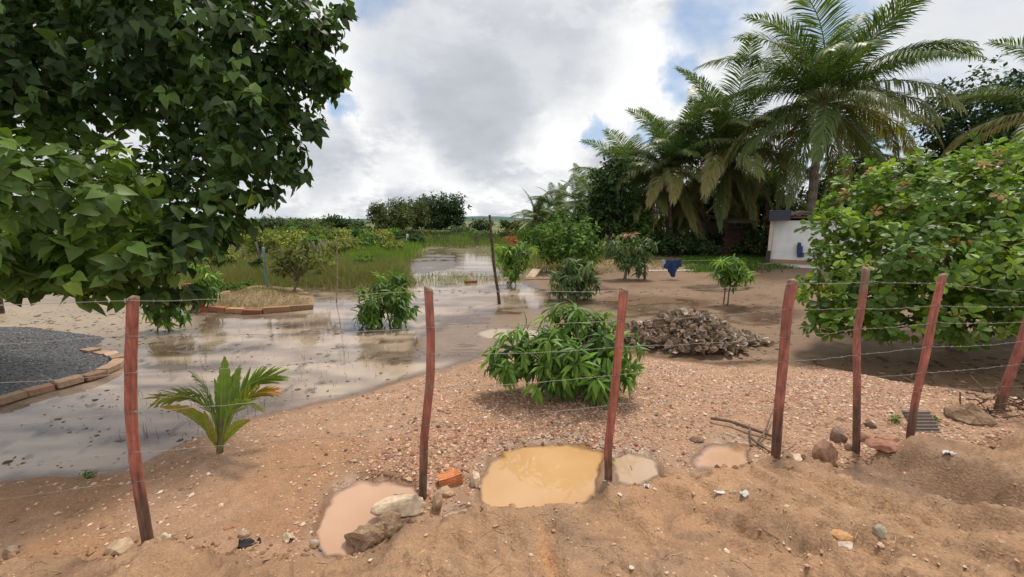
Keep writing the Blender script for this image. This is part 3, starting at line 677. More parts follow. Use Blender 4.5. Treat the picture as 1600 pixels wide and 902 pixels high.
def palm(label, base, crown, L, counts=(5, 9, 8, 6), seed=0, trunk_r=.14, group='coconut palms', az0=0.0, custom=None):
    r = random.Random(seed); base = np.array(base, float); crown = np.array(crown, float)
    root = empty('coconut_palm', label, 'palm tree', base, group)
    fb = FB(); n = 30; t = np.linspace(0, 1, n)[:, None]; pts = (crown - base) * t; pts[0, 2] -= .15
    pts[:, 0] += np.sin(t[:, 0] * math.pi) * r.uniform(-.15, .15)
    rad = trunk_r * (1.15 - .4 * t[:, 0]) * (1 + .10 * (np.arange(n) % 2)); rad[0] *= 1.35
    fb.tube(pts, rad, 9, lerp(np.array([.21, .17, .13]), np.array([.12, .095, .07]), (np.arange(n) % 2)[:, None] * .8), wob=.05)
    fb.put('trunk', M_BARK, root)
    fb = FB()                                             # leaf bases, sheath fibre
    for i in range(16):
        a = i * 2.4; d = np.array([math.cos(a) * .5, math.sin(a) * .5, .8]); p0 = crown - base + np.array([0, 0, -.35 + .03 * i])
        fb.tube(np.stack([p0, p0 + d * .32, p0 + d * .55 + np.array([0, 0, -.05])]), [.075, .055, .02], 5, np.array([.16, .11, .06]))
    fb.put('leaf_base', M_BARK, root)
    fb = FB()
    for i in range(r.randint(4, 8)):
        a = r.uniform(0, 6.28); c = crown - base + np.array([math.cos(a) * .24, math.sin(a) * .24, -.35 - r.random() * .2])
        th = np.linspace(-.5, .5, 5) * math.pi; fb.tube(np.stack([c + np.array([0, 0, .12 * math.sin(q)]) for q in th]), [max(.005, .1 * math.cos(q)) for q in th], 7, np.array([.14, .13, .04]))
    fb.put('coconut', M_PLASTIC, root)
    lst = [('up', counts[0]), ('mid', counts[1]), ('low', counts[2]), ('hang', counts[3])]
    k = 0
    for kind, c in lst:
        for i in range(c):
            me = r.choice(FR[kind]); a = az0 + k * 2.39996 + r.uniform(-.25, .25); k += 1
            o = bpy.data.objects.new('frond', me); COL.objects.link(o); o.parent = root
            zo = {'up': .12, 'mid': .0, 'low': -.14, 'hang': -.25}[kind]
            o.location = tuple(crown - base + np.array([math.cos(a) * .1, math.sin(a) * .1, zo])); s = L / 5 * r.uniform(.82, 1.1)
            o.rotation_euler = (r.uniform(-.3, .3), r.uniform(-.10, .10), a); o.scale = (s, s, s)
    return root
# ------------------------------------------------------------------ fence
POSTS = [[(216, 458), (210, 555), (208, 640), (215, 740), (231, 848)], [(670, 445), (674, 520), (673, 590), (663, 680), (660, 778)], [(974, 447), (967, 530), (960, 610), (950, 700), (951, 748)],
         [(1237, 435), (1228, 480), (1222, 570), (1216, 640), (1212, 718)], [(1350, 416), (1343, 480), (1336, 520), (1338, 600), (1338, 706)], [(1470, 426), (1457, 480), (1443, 560), (1430, 620), (1421, 686)],
         [(1610, 480), (1592, 545), (1572, 600), (1560, 642)]]
PW = [26, 18, 18, 21, 16, 17, 24]
def wood_mat():
    m, nt, N, L = newmat('red_painted_wood'); at = N.new('ShaderNodeAttribute'); at.attribute_name = 'Col'; tco = N.new('ShaderNodeTexCoord')
    out = N.new('ShaderNodeOutputMaterial'); b = N.new('ShaderNodeBsdfPrincipled'); b.inputs['Roughness'].default_value = .72; b.inputs['Specular IOR Level'].default_value = .3
    mp = N.new('ShaderNodeMapping'); mp.inputs['Scale'].default_value = (70, 70, 4); L.new(tco.outputs['Object'], mp.inputs[0])
    n1 = N.new('ShaderNodeTexNoise'); n1.inputs['Scale'].default_value = 1; n1.inputs['Detail'].default_value = 8; n1.inputs['Roughness'].default_value = .65; L.new(mp.outputs[0], n1.inputs['Vector'])
    n2 = N.new('ShaderNodeTexNoise'); n2.inputs['Scale'].default_value = 11; n2.inputs['Detail'].default_value = 7; L.new(tco.outputs['Object'], n2.inputs['Vector'])
    r1 = N.new('ShaderNodeMapRange'); r1.inputs[1].default_value = .32; r1.inputs[2].default_value = .62; r1.inputs[3].default_value = .55; r1.inputs[4].default_value = 1.15; L.new(n1.outputs['Fac'], r1.inputs[0])
    r2 = N.new('ShaderNodeMapRange'); r2.inputs[1].default_value = .3; r2.inputs[2].default_value = .7; r2.inputs[3].default_value = .72; r2.inputs[4].default_value = 1.2; L.new(n2.outputs['Fac'], r2.inputs[0])
    mu = N.new('ShaderNodeMath'); mu.operation = 'MULTIPLY'; L.new(r1.outputs[0], mu.inputs[0]); L.new(r2.outputs[0], mu.inputs[1])
    sc = N.new('ShaderNodeVectorMath'); sc.operation = 'SCALE'; L.new(at.outputs['Color'], sc.inputs[0]); L.new(mu.outputs[0], sc.inputs['Scale']); 
    mp3 = N.new('ShaderNodeMapping'); mp3.inputs['Scale'].default_value = (26, 26, 5); L.new(tco.outputs['Object'], mp3.inputs[0])
    n3 = N.new('ShaderNodeTexNoise'); n3.inputs['Scale'].default_value = 1; n3.inputs['Detail'].default_value = 9; n3.inputs['Roughness'].default_value = .7; L.new(mp3.outputs[0], n3.inputs['Vector'])
    r3 = N.new('ShaderNodeMapRange'); r3.inputs[1].default_value = .56; r3.inputs[2].default_value = .66; r3.inputs[4].default_value = .75; L.new(n3.outputs['Fac'], r3.inputs[0])
    mw = N.new('ShaderNodeMix'); mw.data_type = 'RGBA'; L.new(r3.outputs[0], mw.inputs[0]); L.new(sc.outputs[0], mw.inputs[6]); mw.inputs[7].default_value = (.26, .165, .11, 1)
    L.new(mw.outputs[2], b.inputs['Base Color'])
    bp = N.new('ShaderNodeBump'); bp.inputs['Strength'].default_value = .8; bp.inputs['Distance'].default_value = .012; L.new(n1.outputs['Fac'], bp.inputs['Height']); L.new(bp.outputs[0], b.inputs['Normal'])
    L.new(b.outputs[0], out.inputs[0]); return m
M_WOOD = wood_mat()
fence = empty('barbed_wire_fence', 'red painted rough wooden fence posts carrying six strands of barbed wire along the road', 'fence', GT(800, 770, 0))
floc = np.array(fence.location)
PP = []
def post_line(pl):
    b = GT(pl[-1][0], pl[-1][1], 0.0); out = []
    for a, c in pl:
        r = ray(a, c); t = b[1] / r[1]; out.append([r[0] * t, b[1] + (pl[-1][1] - c) * -.00008, CH + r[2] * t])
    return np.array(out)
for i, (pl, w) in enumerate(zip(POSTS, PW)):
    P = post_line(pl); zc = proj(*P[-1])[2]; r = w / 2 * zc / F * (.50, .62, .62, .56, .56, .56, .52)[i]
    s = np.linspace(0, 1, len(P)); n = 34; t = np.linspace(0, 1, n)
    pts = np.stack([np.interp(t, s, P[:, k]) for k in range(3)], 1)
    ker = np.array([1, 2, 3, 2, 1.]) / 9
    for k in range(3):
        q = np.pad(pts[:, k], 2, mode='edge'); pts[:, k] = np.convolve(q, ker, 'valid')
    pts = pts[::-1].copy(); pts = np.concatenate([pts[:1] - np.array([[0, 0, .15]]), pts]); t2 = np.linspace(0, 1, len(pts))
    sides = 18; th = np.arange(sides) / sides * 6.283
    prof = 1 + .10 * np.sin(th * 2 + i) + .05 * np.sin(th * 3 + 2 * i)
    for ga, gd in ((4.55 + .25 * math.sin(i * 2.1), .26), (5.6 + .2 * i, .10), (3.7 - .1 * i, .10)):   # splits that run down the pole (camera side is -Y)
        dd = np.angle(np.exp(1j * (th - ga))); prof = prof - gd * np.exp(-(dd / .16) ** 2)
    R_ = r * (1.03 + .06 * fbm(t2 * 9, t2 * 0 + i * 3.1, 5, 4))
    if i == 3: R_ *= 1 + .16 * np.exp(-((t2 - .9) / .06) ** 2)
    Vp = []; Cp = []
    for k in range(len(pts)):
        pr = prof * (1 + .05 * fbm(np.cos(th) * 2 + k * .25, np.sin(th) * 2 + i * 5, 7, 3))
        for j in range(sides):
            Vp.append(pts[k] + R_[k] * pr[j] * np.array([math.cos(th[j]), math.sin(th[j]), 0]))
            red = np.array([.43, .145, .105]) * (1, .92, 1.06, .9, 1, 1.1, .85)[i]; red = lerp(red, np.array([red.mean()] * 3), (.05, .1, 0, .12, .16, .05, .1)[i])
            dirt = sm(np.array(t2[k] + .05 * math.sin(th[j] * 3 + i)), .30, .16); c = lerp(red, np.array([.15, .095, .07]), float(dirt) * .9)
            topm = float(sm(np.array(t2[k] + .012 * math.sin(th[j] * 2 + i * 2)), .965, .985)) if i != 4 else float(sm(np.array(t2[k]), .80, .9))
            c = lerp(c, np.array([.27, .20, .14]), topm * .85)
            Cp.append(c)
    nn = len(pts); Tp = []
    for k in range(nn - 1):
        for j in range(sides):
            p = k * sides + j; q = k * sides + (j + 1) % sides; Tp += [(p, q, q + sides), (p, q + sides, p + sides)]
    tilt = rng.uniform(-.6, .6)
    for j in range(sides): Vp[(nn - 1) * sides + j] = Vp[(nn - 1) * sides + j] + np.array([0, 0, r * tilt * math.cos(th[j])])
    Vp.append(pts[-1] + np.array([0, 0, .012])); Cp.append(np.array([.36, .26, .17]))
    for j in range(sides): Tp.append((len(Vp) - 1, (nn - 1) * sides + j, (nn - 1) * sides + (j + 1) % sides))
    o = put('post', mesh('post', np.array(Vp) - floc, Tp, np.array(Cp)), M_WOOD, fence)
    if i == 4: o['label'] = 'post with a bare weathered grey top'
    if i == 6: o['label'] = 'strongly leaning post at the washed out end'
    PP.append((P, r))
FR6 = [(.02, .02, .02, .02, .075, .055, -.15), (.15, .18, .16, .15, .21, .18, -.02), (.29, .30, .29, .30, .315, .28, .12), (.44, .45, .43, .43, .45, .42, .30), (.60, .63, .585, .555, .57, .575, .52), (.72, .76, .71, .69, .69, .685, .74)]
def on_post(P, f):
    zt = P[0, 2] + (P[-1, 2] - P[0, 2]) * f
    if f < 0: return np.array([P[0, 0], P[0, 1], zt])
    o = np.argsort(P[:, 2]); return np.array([np.interp(zt, P[o, 2], P[o, 0]), np.interp(zt, P[o, 2], P[o, 1]), zt])
for wi, fr in enumerate(FR6):
    nodes = [on_post(P, f) + np.array([0, -r * 1.02, 0]) for (P, r), f in zip(PP, fr)]
    first = nodes[0] + (nodes[0] - nodes[1]) * 1.6; first[2] = nodes[0][2] + .03; nodes = [first] + nodes
    last = nodes[-1] + (nodes[-1] - nodes[-2]) * 1.2; nodes.append(last)
    line = []; 
    for a, b in zip(nodes[:-1], nodes[1:]):
        L_ = np.linalg.norm(b - a); t = np.linspace(0, 1, 15)[:-1, None]
        sag = .010 * L_ * rng.uniform(.2, 1.5); p = a + (b - a) * t; p[:, 2] -= 4 * sag * (t * (1 - t))[:, 0]; p += rng.normal(0, .0025, p.shape); line.append(p)
    line = np.concatenate(line + [nodes[-1][None]])
    wc = np.array([.30, .27, .235]) if wi != 5 else np.array([.25, .19, .14])
    fb = FB(); fb.tube(line, .0014, 4, wc)
    o = fb.put('wire', M_WIRE, fence, sub=floc)
    seg = np.linalg.norm(np.diff(line, axis=0), axis=1); cum = np.concatenate([[0], np.cumsum(seg)])
    fb = FB()
    for q in np.arange(.06 + .03 * wi, cum[-1], .125):
        c = np.array([np.interp(q, cum, line[:, k]) for k in range(3)])
        for _ in range(2):
            v = rng.normal(size=3); v /= np.linalg.norm(v); fb.tube(np.stack([c - v * .012, c + v * .012]), .0014, 3, wc * .8)
        fb.tube(np.stack([c - np.array([.006, 0, 0]), c + np.array([.006, 0, 0])]), .0035, 4, wc * .8)
    fb.put('barb', M_WIRE, o, sub=floc, kind='stuff')
fb = FB()                                                  # staples
for wi, fr in enumerate(FR6):
    for (P, r), f in zip(PP, fr):
        if f < 0: continue
        c = on_post(P, f) + np.array([0, -r * 1.03, 0]); fb.tube(np.stack([c + np.array([-.004, 0, .012]), c + np.array([0, -.006, 0]), c + np.array([.004, 0, -.012])]), .002, 3, np.array([.2, .18, .16]))
fb.put('staple', M_WIRE, fence, sub=floc, kind='stuff')

# ------------------------------------------------------------------ big overhanging broadleaf tree
LT = [ell(50, 310, 2.9, 190, 115, .55), ell(150, 400, 3.1, 150, 55, .5), ell(10, 400, 3.0, 120, 50, .4), ell(-80, 120, 4.6, 230, 220, 1.2), ell(120, 80, 4.8, 190, 150, 1.2), ell(300, 70, 4.5, 170, 120, 1.0),
      ell(420, 90, 4.2, 95, 95, .8), ell(400, 205, 4.0, 62, 86, .7), ell(365, 300, 3.8, 56, 42, .5), ell(300, 355, 3.5, 70, 50, .5), ell(225, 300, 4.9, 110, 75, .7), ell(262, 455, 3.3, 42, 40, .25), ell(190, 440, 3.2, 60, 25, .3), ell(60, 435, 3.2, 120, 24, .3),
      ell(330, 190, 4.6, 100, 90, .7), ell(100, -170, 5.2, 350, 190, 1.6), ell(340, -150, 4.9, 190, 140, 1.2), ell(535, 10, 3.9, 26, 12, .15), ell(515, 105, 3.9, 28, 16, .2), ell(488, 190, 3.8, 20, 24, .15), ell(450, 265, 3.8, 30, 22, .2), ell(490, 40, 4.0, 48, 55, .4), ell(505, 110, 4.0, 26, 26, .3), ell(-260, 330, 4.0, 200, 150, 1.0), ell(60, -420, 5.4, 480, 170, 2.4), ell(420, -330, 5.2, 220, 130, 1.6), ell(-250, -150, 4.6, 260, 220, 1.8)]
def lt_col(pos, col):                                       # sunlight on the low left leaves, put into their colour
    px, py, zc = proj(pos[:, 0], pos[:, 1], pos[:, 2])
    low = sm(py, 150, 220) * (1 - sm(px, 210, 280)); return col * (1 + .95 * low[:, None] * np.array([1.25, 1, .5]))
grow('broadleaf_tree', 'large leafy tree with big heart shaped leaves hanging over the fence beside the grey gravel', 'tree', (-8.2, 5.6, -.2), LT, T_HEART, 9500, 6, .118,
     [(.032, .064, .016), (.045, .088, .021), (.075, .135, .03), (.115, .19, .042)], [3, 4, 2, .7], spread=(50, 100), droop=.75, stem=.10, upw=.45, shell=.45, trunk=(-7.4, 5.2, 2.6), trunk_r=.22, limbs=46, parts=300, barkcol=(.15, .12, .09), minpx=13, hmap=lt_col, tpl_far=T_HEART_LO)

# ------------------------------------------------------------------ cashew on the right
CS = [ell(1510, 360, 6.9, 220, 125, 1.7), ell(1395, 420, 6.2, 120, 85, 1.2), ell(1330, 450, 6.3, 66, 56, .9), ell(1292, 356, 6.6, 36, 24, .5), ell(1620, 310, 7.0, 170, 80, 1.6), ell(1440, 300, 7.0, 110, 48, 1.1), ell(1360, 330, 6.8, 70, 42, .8),
      ell(1600, 430, 5.6, 110, 70, .9), ell(1760, 400, 6.4, 190, 170, 1.8), ell(1330, 500, 6.0, 62, 28, .6), ell(1450, 485, 6.0, 110, 45, .9), ell(1560, 480, 5.9, 70, 35, .7), ell(1285, 470, 6.2, 38, 30, .4), ell(1560, 258, 7.1, 80, 30, .8)]
cb = G(1495, 548, -.18)
grow('cashew_tree', 'broad low cashew tree with rounded green leaves and orange young shoots behind the fence', 'tree', cb, CS, T_OBOV, 2300, 9, .132,
     [(.075, .145, .026), (.11, .20, .032), (.165, .265, .038), (.25, .34, .05)], [2.6, 4, 3.2, 1.6], spread=(30, 95), droop=.12, stem=.05, upw=.5, shell=.5, trunk=cb + np.array([.1, .2, 1.0]), trunk_r=.13, limbs=46, parts=300,
     tips=((.36, .21, .08), .075), barkcol=(.17, .13, .10), minpx=9)

# ------------------------------------------------------------------ mango saplings
MG = [(.075, .15, .034), (.115, .22, .042), (.17, .30, .048), (.25, .40, .055)]
def mango(label, px, pyb, ellpx, zdepth=None, leaf=.17, nclump=80, k=11, parts=0, z=-.2, trunk_r=.02, limbs=12, wts=(3, 4, 3, 1.5), tips=None, extra=None, group='young mango trees', minpx=9, cols=MG, trunk=None, droop=.55, hmap=None):
    b = GT(px, pyb, z); zc = proj(*b)[2]
    es = [ell(a, c, zc + dz, rx, ry, max(rx, ry) * zc / F * .8) for a, c, rx, ry, dz in ellpx]
    ex = [(GT(*e[0], z), W(e[1][0], e[1][1], zc), trunk_r * .8) for e in (extra or [])]
    return grow('mango_sapling', label, 'sapling', b, es, T_LANCE, nclump, k, leaf, cols, wts, group, spread=(45, 95), droop=droop, stem=.05, upw=.7, shell=.35, trunk_r=trunk_r, limbs=limbs, parts=parts, tips=tips, extra_trunks=ex, minpx=minpx, trunk=trunk, wid=1.1, hmap=hmap)
mango('bushy young mango with bright green drooping leaves on the gravel bank by the orange puddle', 893, 622, [(880, 540, 90, 55, 0), (805, 558, 46, 40, 0), (790, 565, 26, 26, 0), (950, 530, 45, 38, 0), (885, 500, 50, 26, .1), (935, 590, 46, 26, -.25), (852, 588, 22, 16, -.2), (980, 580, 18, 22, -.1), (900, 570, 70, 40, .1)],
      leaf=.185, nclump=185, k=13, parts=300, z=0.0, trunk_r=.022, limbs=26, wts=(2.5, 3.5, 3, 2))
mango('rounded young mango standing in the flood left of the red post near the channel', 612, 512, [(600, 468, 50, 22, 0), (575, 485, 28, 20, 0), (630, 480, 24, 20, 0), (622, 432, 20, 10, .1), (592, 432, 9, 7, .1), (605, 448, 38, 14, .1), (600, 490, 40, 12, 0)], leaf=.22, nclump=120, k=10, parts=120,
      extra=[((632, 508), (630, 470)), ((596, 508), (590, 470))])
mango('young mango with a red flush of new leaves on top beside the tall dark pole', 797, 448, [(800, 405, 30, 24, 0), (820, 390, 18, 18, 0), (782, 395, 14, 14, 0), (800, 425, 16, 16, 0), (800, 378, 12, 12, 0)], leaf=.24, nclump=95, k=9, parts=60, trunk_r=.025,
      extra=[((806, 448), (806, 420))], wts=(3, 3, 3, 2.5), hmap=lambda p, c: np.where(((lambda q: (q[1] < 384) & (np.abs(q[0] - 798) < 11))(proj(p[:, 0], p[:, 1], p[:, 2])))[:, None], np.array([[.36, .11, .06]]), c))
mango('drooping dull green young mango behind the bushy one on the gravel bank', 902, 470, [(900, 430, 38, 28, 0), (900, 412, 24, 14, 0), (880, 440, 22, 24, 0), (925, 440, 18, 22, 0), (905, 450, 28, 16, 0)], leaf=.25, nclump=105, k=9, parts=60, cols=[(.09, .145, .055), (.125, .185, .065), (.16, .22, .06)], wts=(3, 3, 1), droop=.8)
mango('tall young mango with one red shoot on a clay coloured stem in the muddy yard', 975, 438, [(978, 395, 26, 26, 0), (988, 372, 20, 12, 0), (1000, 410, 22, 16, 0), (965, 390, 16, 20, 0), (1012, 385, 18, 16, 0)], leaf=.27, nclump=100, k=9, cols=[(.075, .13, .05), (.105, .17, .06), (.15, .22, .06)], wts=(3, 3, 1), parts=0, trunk_r=.06,
      hmap=lambda p, c: np.where(((lambda q: (q[1] < 366) & (np.abs(q[0] - 983) < 7))(proj(p[:, 0], p[:, 1], p[:, 2])))[:, None], np.array([[.42, .14, .08]]), c), droop=.7, extra=[((1006, 437), (1005, 400))])
mango('slender young mango rising behind the heap of dry leaves', 1137, 478, [(1138, 412, 26, 12, 0), (1150, 425, 24, 12, 0), (1130, 432, 16, 10, 0), (1160, 430, 16, 8, 0), (1146, 440, 8, 9, 0)], leaf=.23, nclump=70, k=9, parts=60, trunk_r=.022, extra=[((1130, 474), (1134, 425))], droop=.6)
mango('small mango sapling half hidden by the overhanging tree near the red hollow bricks', 320, 487, [(318, 432, 20, 10, 0), (325, 450, 16, 16, 0), (316, 460, 14, 14, 0), (310, 415, 14, 8, 0)], leaf=.24, nclump=34, k=8, trunk_r=.015, parts=0, droop=.8)
mango('thin mango sapling in the flood water just right of the leftmost fence post', 264, 518, [(262, 470, 22, 26, 0), (250, 488, 20, 14, 0), (275, 485, 16, 14, 0)], leaf=.22, nclump=40, k=8, trunk_r=.02, parts=0, extra=[((246, 519), (248, 480))], droop=.8)

# ------------------------------------------------------------------ young coconut seedling
def seedling():
    b = GT(342, 708, -.1); root = empty('coconut_seedling', 'young coconut seedling with a few stiff fronds at the edge of the flood water', 'seedling', b, None)
    zc = proj(*b)[2]; s = zc / F
    def blade(pts_px, wpx, dz, split, cols, tipc):
        P = np.array([W(a, c, zc + dz * q) for q, (a, c) in zip(np.linspace(0, 1, len(pts_px)), pts_px)]) - b
        n = 30; t = np.linspace(0, 1, n); si = np.linspace(0, 1, len(P)); pts = np.stack([np.interp(t, si, P[:, k]) for k in range(3)], 1)
        for k in range(3): pts[:, k] = np.convolve(np.pad(pts[:, k], 3, mode='edge'), np.ones(7) / 7, 'valid')
        fb = FB(); fb.tube(pts, np.linspace(.008, .0015, n), 5, lerp(np.array([.18, .24, .06]), np.array([.24, .28, .07]), t[:, None]))
        tg = np.gradient(pts, axis=0); tg /= np.linalg.norm(tg, axis=1)[:, None]
        sdv = np.cross(tg, np.array([0, 1.0, .35])); sdv /= np.linalg.norm(sdv, axis=1)[:, None]; nv = np.cross(sdv, tg)
        w = wpx * s * .5
        if not split:                                       # undivided pleated blade, split a little at its tip
            for side in (-1, 1):
                m = 5; Vv = []; Cc = []
                wt = w * np.clip(np.sin(np.clip((t - .16) / .84, 0, 1) ** .75 * math.pi), 0, 1) + .004
                for k in range(n):
                    for q in range(m):
                        f = q / (m - 1); jag = 1 - .25 * (q == m - 1) * (k % 3 == 0) * t[k]
                        Vv.append(pts[k] + sdv[k] * side * wt[k] * f * jag + nv[k] * (.45 * wt[k] * f + .004 * (q % 2)) + tg[k] * wt[k] * .5 * f); Cc.append(lerp(np.array(cols), np.array(tipc), t[k] ** 3) * (1 + .18 * ((q % 2) - .5) + .1 * math.sin(k * 1.7)))
                Tt = [x_ for k in range(n - 1) for q in range(m - 1) for x_ in ((k * m + q, k * m + q + 1, (k + 1) * m + q + 1), (k * m + q, (k + 1) * m + q + 1, (k + 1) * m + q))]
                fb.add(Vv, Tt, np.array(Cc))
        else:
            nn_ = 26
            for side in (-1, 1):
                tt = np.linspace(.30, .97, nn_); p = np.stack([np.interp(tt, t, pts[:, k]) for k in range(3)], 1)
                T1 = np.stack([np.interp(tt, t, tg[:, k]) for k in range(3)], 1); S1 = np.stack([np.interp(tt, t, sdv[:, k]) for k in range(3)], 1); N1 = np.stack([np.interp(tt, t, nv[:, k]) for k in range(3)], 1)
                d = T1 + S1 * side * .42 * rng.uniform(.7, 1.3, (nn_, 1)) + N1 * .10 - np.array([0, 0, .10]) + rng.normal(0, .05, (nn_, 3))
                L = w * 2.6 * (np.sin(tt * 2.6) * .8 + .35) * rng.uniform(.85, 1.1, nn_)
                c = lerp(np.array(cols), np.array(tipc), (tt ** 3)[:, None]) * (1 + rng.normal(0, .16, (nn_, 1)))
                fb.leaves(leaf_tpl([(0, .05), (.35, .10), (.75, .07), (1, 0)], .15, .15), p, d, N1 + np.array([0, 0, .3]), L, c)
        fb.C = [np.clip(c_ * np.array([1.45, 1.4, 1.2]), 0, .6) for c_ in fb.C]; fb.put('frond', M_PALM, root)
    blade([(344, 700), (345, 650), (347, 600), (351, 553)], 26, .0, 0, (.10, .17, .03), (.12, .2, .035))
    blade([(344, 700), (352, 650), (362, 605), (376, 568)], 20, .05, 0, (.09, .16, .03), (.12, .19, .04))
    blade([(345, 700), (358, 645), (382, 605), (408, 592), (434, 586)], 26, .15, 1, (.10, .19, .035), (.18, .26, .05))
    blade([(345, 700), (362, 650), (384, 622), (405, 613), (432, 611)], 20, -.05, 1, (.14, .18, .03), (.42, .19, .04))
    blade([(343, 700), (335, 650), (312, 625), (285, 618), (240, 624)], 24, -.05, 1, (.12, .17, .04), (.24, .26, .08))
    blade([(342, 700), (326, 675), (305, 655), (280, 642), (247, 636)], 24, -.25, 0, (.13, .18, .035), (.28, .17, .05))
    blade([(344, 700), (338, 655), (322, 622), (300, 612), (276, 612)], 18, .2, 1, (.09, .16, .04), (.16, .2, .06))
    blade([(342, 704), (332, 690), (325, 672), (318, 640)], 16, -.15, 0, (.18, .2, .04), (.25, .2, .06))
    blade([(344, 702), (340, 660), (330, 628), (314, 596), (300, 585)], 16, .25, 1, (.09, .16, .035), (.14, .2, .05))
    blade([(345, 702), (352, 655), (366, 630), (392, 630), (412, 640)], 16, -.2, 1, (.12, .2, .04), (.2, .24, .06))
    blade([(344, 702), (341, 655), (338, 615), (334, 590)], 14, .1, 0, (.10, .18, .035), (.14, .22, .05))
    blade([(345, 704), (355, 680), (372, 664), (392, 656)], 14, -.1, 0, (.16, .2, .04), (.24, .2, .06))
    fb = FB(); fb.tube(np.stack([np.array([0, 0, -.05]), W(344, 690, zc) - b, W(345, 655, zc) - b]), [.026, .024, .010], 8, np.array([.19, .15, .08])); fb.put('stem', M_BARK, root)
seedling()
# ------------------------------------------------------------------ palms and the grove on the right
def pz(px, pyb, z=-.06): return G(px, pyb, z)
def palm_at(label, pxb, pyb, pxc, pyc, Lpx, **k):
    b = pz(pxb, pyb); b[2] = zat(b[0], b[1]); zc = proj(*b)[2]; return palm(label, b, W(pxc, pyc, zc), Lpx * zc / F, **k)
palm_at('tallest coconut palm towering over the white house with wide drooping fronds', 1262, 409, 1286, 158, 190, counts=(10, 16, 16, 8), seed=3, trunk_r=.19, az0=.4)
palm_at('coconut palm with long hanging fronds left of the tallest palm', 1132, 399, 1130, 235, 142, counts=(9, 16, 17, 20), seed=5, trunk_r=.17, az0=1.1)
palm_at('coconut palm behind the clothesline with arching fronds touching its neighbour', 1050, 397, 1047, 265, 132, counts=(9, 16, 16, 18), seed=8, az0=.2)
palm_at('shorter coconut palm between dark round tree and arching palms', 1000, 394, 992, 300, 112, counts=(6, 11, 12, 9), seed=13, az0=.7)
palm_at('low yellowish coconut palm behind the white house corner', 1205, 393, 1195, 300, 95, counts=(4, 8, 9, 8), seed=21, az0=2.1)
palm_at('coconut palm hidden behind the tallest one with brown dry fronds', 1345, 398, 1352, 235, 120, counts=(3, 7, 8, 12), seed=34, az0=.9)
palm_at('coconut palm at the edge of the view above the cashew tree', 1668, 432, 1668, 165, 150, counts=(6, 9, 9, 5), seed=44, az0=.5)
for i, (a, b_, c, d_, L, lab) in enumerate([(835, 368, 836, 342, 36, 'small distant coconut palm nearest the tall dark pole'), (872, 368, 872, 328, 42, 'small distant coconut palm over the leafy yard shrub'), (905, 372, 906, 318, 48, 'distant coconut palm touching the dark glossy tree'), (850, 366, 852, 348, 34, 'lowest of the distant coconut palms in the row'), (935, 374, 936, 335, 60, 'distant coconut palm in front of the dark glossy tree')]):
    palm_at(lab, a, b_, c, d_, L * 1.3, counts=(6, 10, 9, 4), seed=60 + i, trunk_r=.12, az0=i * .8)

def area_(w, b, t): return w * (b - t)
def auto(name, label, cat, px, pyb, pyt, wpx, kind, group=None, z=-.1, dens=1.0, base_frac=.0, lumps=7, parts=0, rnd=0):
    """a tree or shrub from its foot, top and width in the photograph; crown = a cluster of uneven lumps"""
    b = G(px, pyb, z); b[2] = zat(b[0], b[1]) if b[1] < 1200 else z; zc = proj(*b)[2]; m = zc / F; H = (pyb - pyt) * m; Wd = wpx * m
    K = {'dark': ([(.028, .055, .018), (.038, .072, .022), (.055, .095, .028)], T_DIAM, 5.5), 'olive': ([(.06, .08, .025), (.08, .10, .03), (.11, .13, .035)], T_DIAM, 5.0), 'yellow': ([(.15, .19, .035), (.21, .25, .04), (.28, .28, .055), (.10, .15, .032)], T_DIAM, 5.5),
         'mid': ([(.05, .10, .022), (.07, .135, .028), (.10, .18, .035)], T_DIAM, 5.5), 'bright': ([(.09, .17, .03), (.13, .22, .04), (.07, .14, .03)], T_DIAM, 6.0), 'hedge': ([(.028, .055, .018), (.04, .075, .022), (.06, .10, .03)], T_DIAM, 5.5), 'grey': ([(.07, .10, .05), (.09, .12, .06)], T_DIAM, 5.0)}
    cols, tpl, lpx = K[kind]; leaf = max(lpx * m, .10); big = area_(wpx, pyb, pyt) > 9000; leaf *= 1.5 if big else 1.0; lpx *= 1.5 if big else 1.0
    es = []; ch = H * (1 - base_frac)
    es.append((b + np.array([0, 0, H * base_frac + ch * .5]), (Wd * (.44 if rnd else .36), Wd * (.44 if rnd else .36), ch * (.48 if rnd else .42))))
    for i in range(lumps):
        a = 6.283 * i / lumps + rng.uniform(-.4, .4); rr = rng.uniform(.2, .34) * Wd; hz = rng.uniform(.25, .82)
        sz = rng.uniform(.16, .26)
        es.append((b + np.array([math.cos(a) * rr, math.sin(a) * rr, H * base_frac + ch * hz * (1 - .25 * rr / Wd)]), (Wd * sz, Wd * sz, ch * sz * 1.05)))
    area = wpx * (pyb - pyt); n = int(np.clip(area * 6.0 * dens / (lpx * lpx * .3), 500, 11000)); k = 6
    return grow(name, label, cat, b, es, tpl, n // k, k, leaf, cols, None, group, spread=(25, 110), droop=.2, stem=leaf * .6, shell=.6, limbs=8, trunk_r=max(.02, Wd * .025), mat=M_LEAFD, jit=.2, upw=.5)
auto('mango_tree', 'big dark rounded mango tree far down the channel', 'tree', 688, 359, 301, 88, 'dark', z=0, lumps=12, dens=1.8, rnd=1)
auto('shade_tree', 'olive green spreading tree left of the big dark mango', 'tree', 612, 371, 312, 78, 'olive', z=0, rnd=1, dens=1.3)
auto('shade_tree', 'olive tree with flat crown just behind the big dark mango', 'tree', 645, 361, 309, 66, 'olive', z=0)
auto('shade_tree', 'small dark tree standing alone on the skyline', 'tree', 526, 360, 333, 42, 'dark', z=0)
auto('shade_tree', 'grey green tree on the skyline above the yellow shrub', 'tree', 426, 360, 335, 40, 'grey', z=0)
